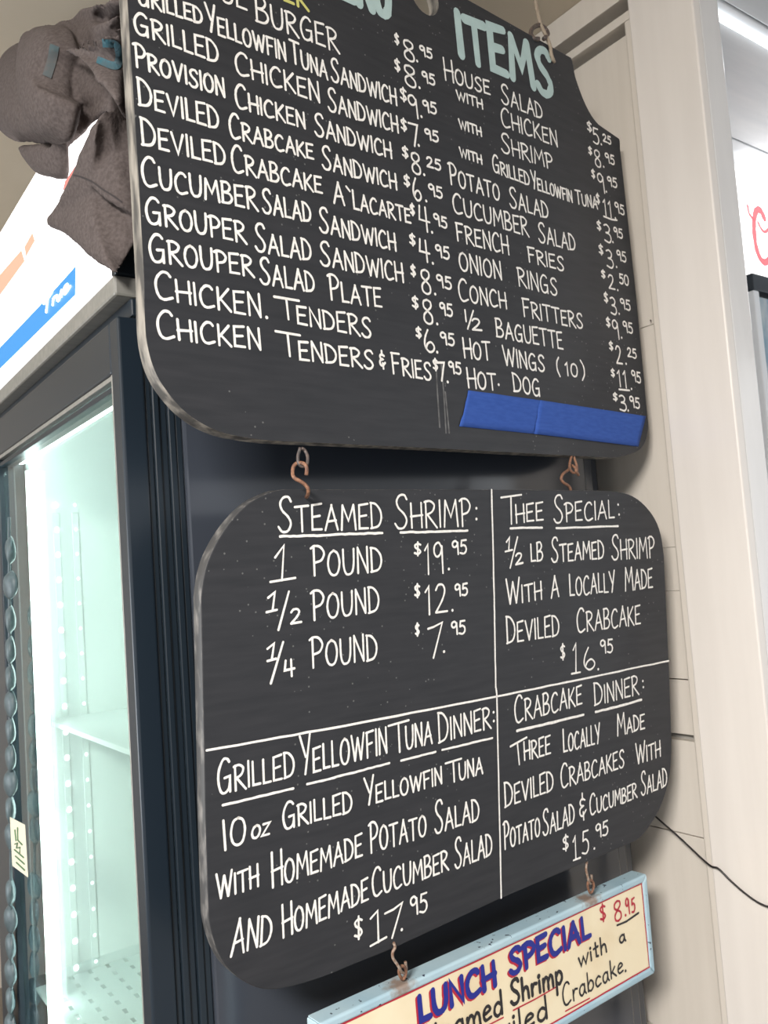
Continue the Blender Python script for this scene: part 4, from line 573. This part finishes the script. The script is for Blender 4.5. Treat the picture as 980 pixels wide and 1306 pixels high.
hdr_poly('header_graphic', D['hd']['red'], M['hdr_red'])['label'] = 'red patch'
# white script on the blue band, in the header's own (-Y, Z) plane
bm = bmesh.new(); A, B, C_ = [Vector(p) for p in D['hd']['true']]
TR = {'T': (.9, [['s', (.0, .80), (.10, .98), (.50, .92), (1.0, 1.08)], [(.52, .94), (.30, .0)]]),
      'r': (.36, [['s', (.10, .55), (.06, .02)], ['s', (.08, .30), (.20, .52), (.38, .50)]]),
      'u': (.50, [['s', (.06, .52), (.04, .10), (.22, .02), (.42, .50)], [(.46, .54), (.40, .02)]]),
      'e': (.50, [['s', (.04, .20), (.34, .34), (.34, .52), (.14, .48), (.04, .18), (.18, .0), (.60, .16)]])}
x = 0; tot = .95 + .36 + .50 + .50 + .2; U = (B - A); V = (C_ - B)
for ch in 'True':
    w, ss = TR[ch] if ch != 'r' else TR['r']
    for s in ss:
        pts = smooth2(s[1:]) if s[0] == 's' else s
        q = [A + U * ((x + p[0] * (.75 if ch == 'T' else 1)) / tot) + V * (p[1] * .95) for p in pts]
        tube(bm, [p - Vector(R_) for p in q], .0015, 6, 0)
    x += w * (.8 if ch == 'T' else 1) + .05
o = obj('header_script', bm, M['header_light'], cl); o['label'] = 'white script on the blue band'
# door
dr = obj('door', bmesh.new(), M['black_door'], cl)
bm = bmesh.new(); cbx = lambda x0, x1, y0, y1, z0, z1: box(bm, x0 - R_[0], x1 - R_[0], y0 - R_[1], y1 - R_[1], z0 - R_[2], z1 - R_[2])
dr.location = (0, 0, 0)
bm.free()
bm = bmesh.new(); box(bm, X0 - R_[0], .3288 - R_[0], Y0 - R_[1], .897 - R_[1], .19, 1.7435)
box(bm, X0 - R_[0], .3288 - R_[0], 1.474 - R_[1], Y1 - R_[1], .19, 1.7435)
box(bm, X0 - R_[0], .3288 - R_[0], .8971 - R_[1], 1.4739 - R_[1], 1.686, 1.7435)
box(bm, X0 - R_[0], .3288 - R_[0], .8971 - R_[1], 1.4739 - R_[1], .19, .26)
bm.to_mesh(dr.data); bm.free()
bv = dr.modifiers.new('bevel', 'BEVEL'); bv.width = .003; bv.segments = 3; bv.limit_method = 'ANGLE'
cb('glazing_bead', (.3025, .3275, .8972, .9005, .26, 1.686), M['grey_metal'], .001, dr)
cb('glazing_bead', (.3035, .3275, .9006, 1.4705, 1.680, 1.6858), M['grey_metal'], .001, dr)
cb('glazing_bead', (.3045, .3275, .9006, 1.4705, 1.668, 1.6745), M['gasket'], .001, dr)
cb('glazing_bead', (.3025, .3275, 1.4707, 1.4738, .26, 1.686), M['gasket'], .001, dr)
g = cb('glass_pane', (.3100, .3140, .9006, 1.4705, .26, 1.6795), M['glass'], 0, dr)
cb('door_gasket', (.3292, .3695, Y1 - .016, Y1 - .002, .19, 1.743), M['gasket'], .002)
for k, (a, b_, ins) in enumerate(((.3292, .336, .004), (.3365, .344, .0015), (.3445, .353, .005), (.3535, .3615, .002), (.362, .3695, .0045))):
    o = cb('door_gasket', (a, b_, Y0 + ins, Y0 + .017, .19, 1.743), M['gasket'], .0015)
cb('hinge', (.330, .352, Y0 - .003, Y0 + .010, 1.7455, 1.7525), M['grey_metal'], .001)
cb('hinge', (.352, .358, Y0 - .004, Y0 + .004, 1.764, 1.778), M['grey_metal'], .0015)
# lamp, LED strips, shelves
lx, ly = .345, 1.4375
bm = bmesh.new(); tube(bm, [Vector((.352 - R_[0], 1.458 - R_[1], .24)), Vector((.352 - R_[0], 1.458 - R_[1], 1.66))], .011, 12, 0); obj('lamp_tube', bm, M['lamp'], cl, smooth=True)
ZT = D['led'][0][2]; dz = .0444
for (xx, rr) in ((D['led'][0][0], .0042), (D['led'][2][0], .0022)):
    st = cb('led_strip', (xx - .006, xx + .006, Y1 - .0395, Y1 - .0372, .20, 1.60), M['liner'], .0008)
    for k in range(-16, 12):
        bm = bmesh.new(); bmesh.ops.create_uvsphere(bm, u_segments=8, v_segments=6, radius=rr)
        bmesh.ops.scale(bm, vec=(1, .5, 1.2), verts=bm.verts)
        bmesh.ops.translate(bm, vec=(xx - R_[0], Y1 - .0400 - R_[1], ZT + k * dz), verts=bm.verts)
        obj('led', bm, M['led'], st)
cb('shelf', (.385, .98, Y0 + .04, Y1 - .042, 1.232, 1.240), M['liner'], .001)
cb('header_lamp', (.352, .366, Y0 + .03, Y1 - .03, 1.688, 1.712), M['lamp'], .002)
# perforated deck with real slots
bm = bmesh.new(); zf = D['misc']['floor'][2]; xa, xb, ya, yb = .345, .99, Y0 + .04, Y1 - .042
xg = [xa]; 
while xg[-1] < xb - .03: xg += [xg[-1] + .024, xg[-1] + .024 + .007]
yg = [ya]
while yg[-1] < yb - .03: yg += [yg[-1] + .020, yg[-1] + .020 + .016]
xg.append(xb); yg.append(yb)
vt = {}
for i, x_ in enumerate(xg):
    for j, y_ in enumerate(yg): vt[i, j] = bm.verts.new((x_ - R_[0], y_ - R_[1], zf))
for i in range(len(xg) - 1):
    for j in range(len(yg) - 1):
        if i % 2 == 1 and j % 2 == 1: continue
        bm.faces.new((vt[i, j], vt[i + 1, j], vt[i + 1, j + 1], vt[i, j + 1]))
dk = obj('perforated_deck', bm, M['liner'], cl); s = dk.modifiers.new('solid', 'SOLIDIFY'); s.thickness = .0015
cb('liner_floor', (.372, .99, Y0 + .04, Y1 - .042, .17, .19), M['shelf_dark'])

# snack pouches clipped in a column just inside the left stile, with a paper tag
hs = tag(empty('hanging_strip', D['misc']['bump'][8]), 'cord of hanging pouches on the cooler door by its left stile', 'strip')
c = Vector(D['misc']['bump'][8])
bp = [Vector(p) for p in D['misc']['bump']]
bm = bmesh.new(); tube(bm, [bp[0] - c + Vector((0, .034, .05)), bp[-1] - c + Vector((0, .034, -.05))], .0022, 8, 0); obj('strip_cord', bm, M['pouch'], hs)
proto = None
for i, p in enumerate(bp):
    if proto is None:
        bm = bmesh.new(); bmesh.ops.create_uvsphere(bm, u_segments=14, v_segments=10, radius=1)
        for v in bm.verts: v.co.z += .18 * math.sin(v.co.x * 5) * .5
        bmesh.ops.scale(bm, vec=(.0075, .018, .0205), verts=bm.verts)
        proto = obj('pouch', bm, M['pouch'], None, smooth=True); o = proto
    else:
        o = proto.copy(); COL.objects.link(o)
    o.location = p + Vector((0, .034, 0)); o.rotation_euler = (rnd.uniform(-.15, .15), 0, rnd.uniform(-.3, .3))
    tag(o, 'small rounded grey pouch in the column along the cooler door edge', 'pouch', 'pouches hanging along the cooler door')
T = [Vector(p) for p in D['misc']['tag']]; c = T[0]
tg = empty('price_tag', c, 'small cream handwritten tag stuck on the cooler glass', 'tag')
bm = bmesh.new(); bm.faces.new([bm.verts.new(p - c) for p in T]); o = obj('paper', bm, M['tag'], tg); s = o.modifiers.new('solid', 'SOLIDIFY'); s.thickness = .0004
bm = bmesh.new(); ex = (T[1] - T[0]); ez = (T[3] - T[0]); nrm_ = Vector((-.0012, 0, 0))
def tq(a, b_): return ex * a + ez * b_ + nrm_
for s in ([(.55, .12), (.52, .38), (.8, .42)], [(.35, .2), (.4, .42)], [(.3, .5), (.5, .44), (.4, .56), (.65, .5), (.6, .62)], [(.25, .62), (.85, .66)], [(.3, .74), (.88, .78)], [(.34, .86), (.88, .90)]):
    tube(bm, [tq(*p) for p in s], .0010, 5, 0)
obj('handwriting', bm, M['ink_green'], tg)

# ------------------------------------------------------------------ hoodie hanging over the header corner
ho = tag(empty('hoodie', (.30, .95, 2.0)), 'charcoal fleece hoodie with teal print draped over the cooler header', 'hoodie')
HC = Vector((.30, .95, 2.0)); CAMP = Vector((0, 0, 1.45))
def lobes(name, items, voxel=.0035):
    bm = bmesh.new()
    for pts, T_ in items:
        P = catmull([Vector(p) for p in pts] + [Vector(pts[0])], 4)[:-1]; n = len(P)
        c = sum(P, Vector()) / n; K = 8
        # local facing direction of this fold of cloth
        nn = Vector()
        for i in range(n): nn += (P[i] - c).cross(P[(i + 1) % n] - c)
        nn.normalize()
        if nn.dot(CAMP - c) < 0: nn = -nn
        for sgn in (1, -1):
            rings = []
            for k in range(K):
                t = 1 - k / K; h = T_ * math.sqrt(max(0, 1 - t ** 2.2)) * (1 if sgn > 0 else .35)
                rings.append([bm.verts.new(c + (p - c) * t + nn * sgn * (h + .0022) - HC) for p in P])
            cc = bm.verts.new(c + nn * sgn * T_ * (1 if sgn > 0 else .35) - HC)
            for A, B in zip(rings, rings[1:]):
                for i in range(n): bm.faces.new((A[i], A[(i + 1) % n], B[(i + 1) % n], B[i]) if sgn > 0 else (B[i], B[(i + 1) % n], A[(i + 1) % n], A[i]))
            for i in range(n): bm.faces.new((rings[-1][i], rings[-1][(i + 1) % n], cc) if sgn > 0 else (cc, rings[-1][(i + 1) % n], rings[-1][i]))
            if sgn > 0: rim = rings[0]
            else:
                for i in range(n): bm.faces.new((rim[(i + 1) % n], rim[i], rings[0][i], rings[0][(i + 1) % n]))
    bmesh.ops.recalc_face_normals(bm, faces=bm.faces)
    o = obj(name, bm, M['fleece'], ho, smooth=True)
    r = o.modifiers.new('remesh', 'REMESH'); r.mode = 'VOXEL'; r.voxel_size = voxel; r.use_smooth_shade = True
    s = o.modifiers.new('smooth', 'SMOOTH'); s.factor = .5; s.iterations = 5
    tx = bpy.data.textures.new('cloth', 'CLOUDS'); tx.noise_scale = .06
    d = o.modifiers.new('wrinkle', 'DISPLACE'); d.texture = tx; d.strength = .006; d.mid_level = .5; d.texture_coords = 'LOCAL'
    return o
hood = lobes('hood', [(p, t) for p, t in D['hoodie']['hood']])
body = lobes('body_fold', [(p, t) for p, t in D['hoodie']['body']])
slv = lobes('sleeve', [(p, t) for p, t in D['hoodie']['sleeve']])
def on_cloth(name, pts, w, m_, target, off):
    """lay a strip of print or thread onto the finished cloth surface"""
    bpy.context.view_layer.update(); ev = target.evaluated_get(bpy.context.evaluated_depsgraph_get()); og = CAMP - HC
    bm = bmesh.new(); P = catmull([Vector(p) for p in pts], 14); prev = None
    for i, p in enumerate(P):
        t = (P[min(i + 1, len(P) - 1)] - P[max(i - 1, 0)]).normalized(); v = (CAMP - p).normalized(); s_ = t.cross(v).normalized(); cur = []
        for j in range(5):
            q = p + s_ * w * (j / 4 - .5) - HC; dd = (q - og).normalized(); ok, loc, nr, _ = ev.ray_cast(og, dd)
            cur.append(bm.verts.new((loc - dd * off + nr * off * .5) if ok else q))
        if prev:
            for j in range(4): bm.faces.new((prev[j], prev[j + 1], cur[j + 1], cur[j]))
        prev = cur
    return obj(name, bm, m_, target)
on_cloth('sleeve_seam', D['seam'], .0016, M['seam'], slv, .0006)
on_cloth('chest_print', D['print'][0], .0065, M['teal'], body, .0008)
on_cloth('hood_print', D['print'][1], .009, M['teal_faint'], hood, .0008)

# ------------------------------------------------------------------ cable on the wall
c = Vector(D['cable'][3]); bm = bmesh.new(); tube(bm, [Vector(p) - c for p in D['cable'][:-1] + [[1.0785, .6590, .9685], [1.0795, .6475, .9680], [1.086, .6440, .9670], [1.10, .6440, .9640], [1.15, .6442, .9540]]], .0014, 8, 6)
o = obj('cable', bm, M['cable'], None, smooth=True); o.location = c; tag(o, 'thin black cable sagging across the white door casing', 'cable')
bm = bmesh.new(); tube(bm, [Vector((0, 0, 0)), Vector((-.006, -.004, .0008)), Vector((-.011, -.007, -.001))], .0009, 6, 3)
o = obj('nail', bm, M['dark_iron'], None); o.location = (XW + .0195, .782, 1.806); tag(o, 'small bent nail in the cream wall beside the upper board', 'nail')

# ------------------------------------------------------------------ second cooler seen through the doorway
CX, CY = 1.80, 1.00
c2 = tag(empty('white_drinks_cooler', (2.1, 1.3, 0)), 'bright white drinks cooler with red script beyond the doorway', 'cooler')
Q_ = (2.1, 1.3, 0)
def c2b(name, dims, m_, bev=0, parent=None): return boxo(name, dims, m_, parent or c2, bev, Q_)
c2b('cabinet', (CX, 2.42, CY + .04, 1.61, .05, 2.33), M['white_enamel'], .004)
c2b('header_panel', (CX, 2.42, CY, CY + .0395, 2.068, 2.325), M['header_light'], .003)
c2b('black_band', (CX + .004, 2.42, CY + .002, CY + .0395, 2.027, 2.066), M['black_door'], .002)
dr2 = c2b('door_frame', (CX, CX + .022, CY, CY + .0395, .2, 2.025), M['white_enamel'], .003)
c2b('door_pane', (CX + .023, 2.40, CY + .012, CY + .0395, .25, 2.018), M['far_pane'], .001)
bm = bmesh.new()
SC = [['s', (1.797 + .012, 2.222), (1.812, 2.205), (1.822, 2.196), (1.832, 2.192)],
      ['s', (1.876, 2.205), (1.862, 2.221), (1.842, 2.214), (1.828, 2.180), (1.826, 2.135), (1.838, 2.105), (1.862, 2.098), (1.90, 2.125)],
      ['s', (1.846, 2.190), (1.858, 2.176), (1.874, 2.172), (1.90, 2.19)]]
for s, w in zip(SC, (.0042, .0088, .0042)):
    pts = smooth2(s[1:]); rb = random.Random(1)
    ribbon(bm, [(p[0] - Q_[0], p[1]) for p in pts], w * 2, CY - .0012 - Q_[1], rb)
bmesh.ops.recalc_face_normals(bm, faces=bm.faces)
o = obj('header_script', bm, M['logo_red'], c2); o['label'] = 'red flowing script'
lf = tag(empty('ceiling_light', (1.55, .76, ZC)), 'bright fluorescent strip light on the far room ceiling', 'ceiling light')
boxo('diffuser', (1.17, 2.6, .740, .747, ZC - .009, ZC - .002), M['far_lamp'], lf, .002, (1.55, .76, ZC))

# lit ceiling fitting of this room, behind the camera
cf = tag(empty('ceiling_light', (-.95, -.45, ZC)), 'ceiling light panel behind the viewer', 'ceiling light')
boxo('housing', (-1.26, -.64, -.68, -.22, ZC - .03, ZC - .001), M['white_enamel'], cf, .003, (-.95, -.45, ZC))
boxo('diffuser', (-1.24, -.66, -.66, -.24, ZC - .036, ZC - .031), M['header_light'], cf, .001, (-.95, -.45, ZC))
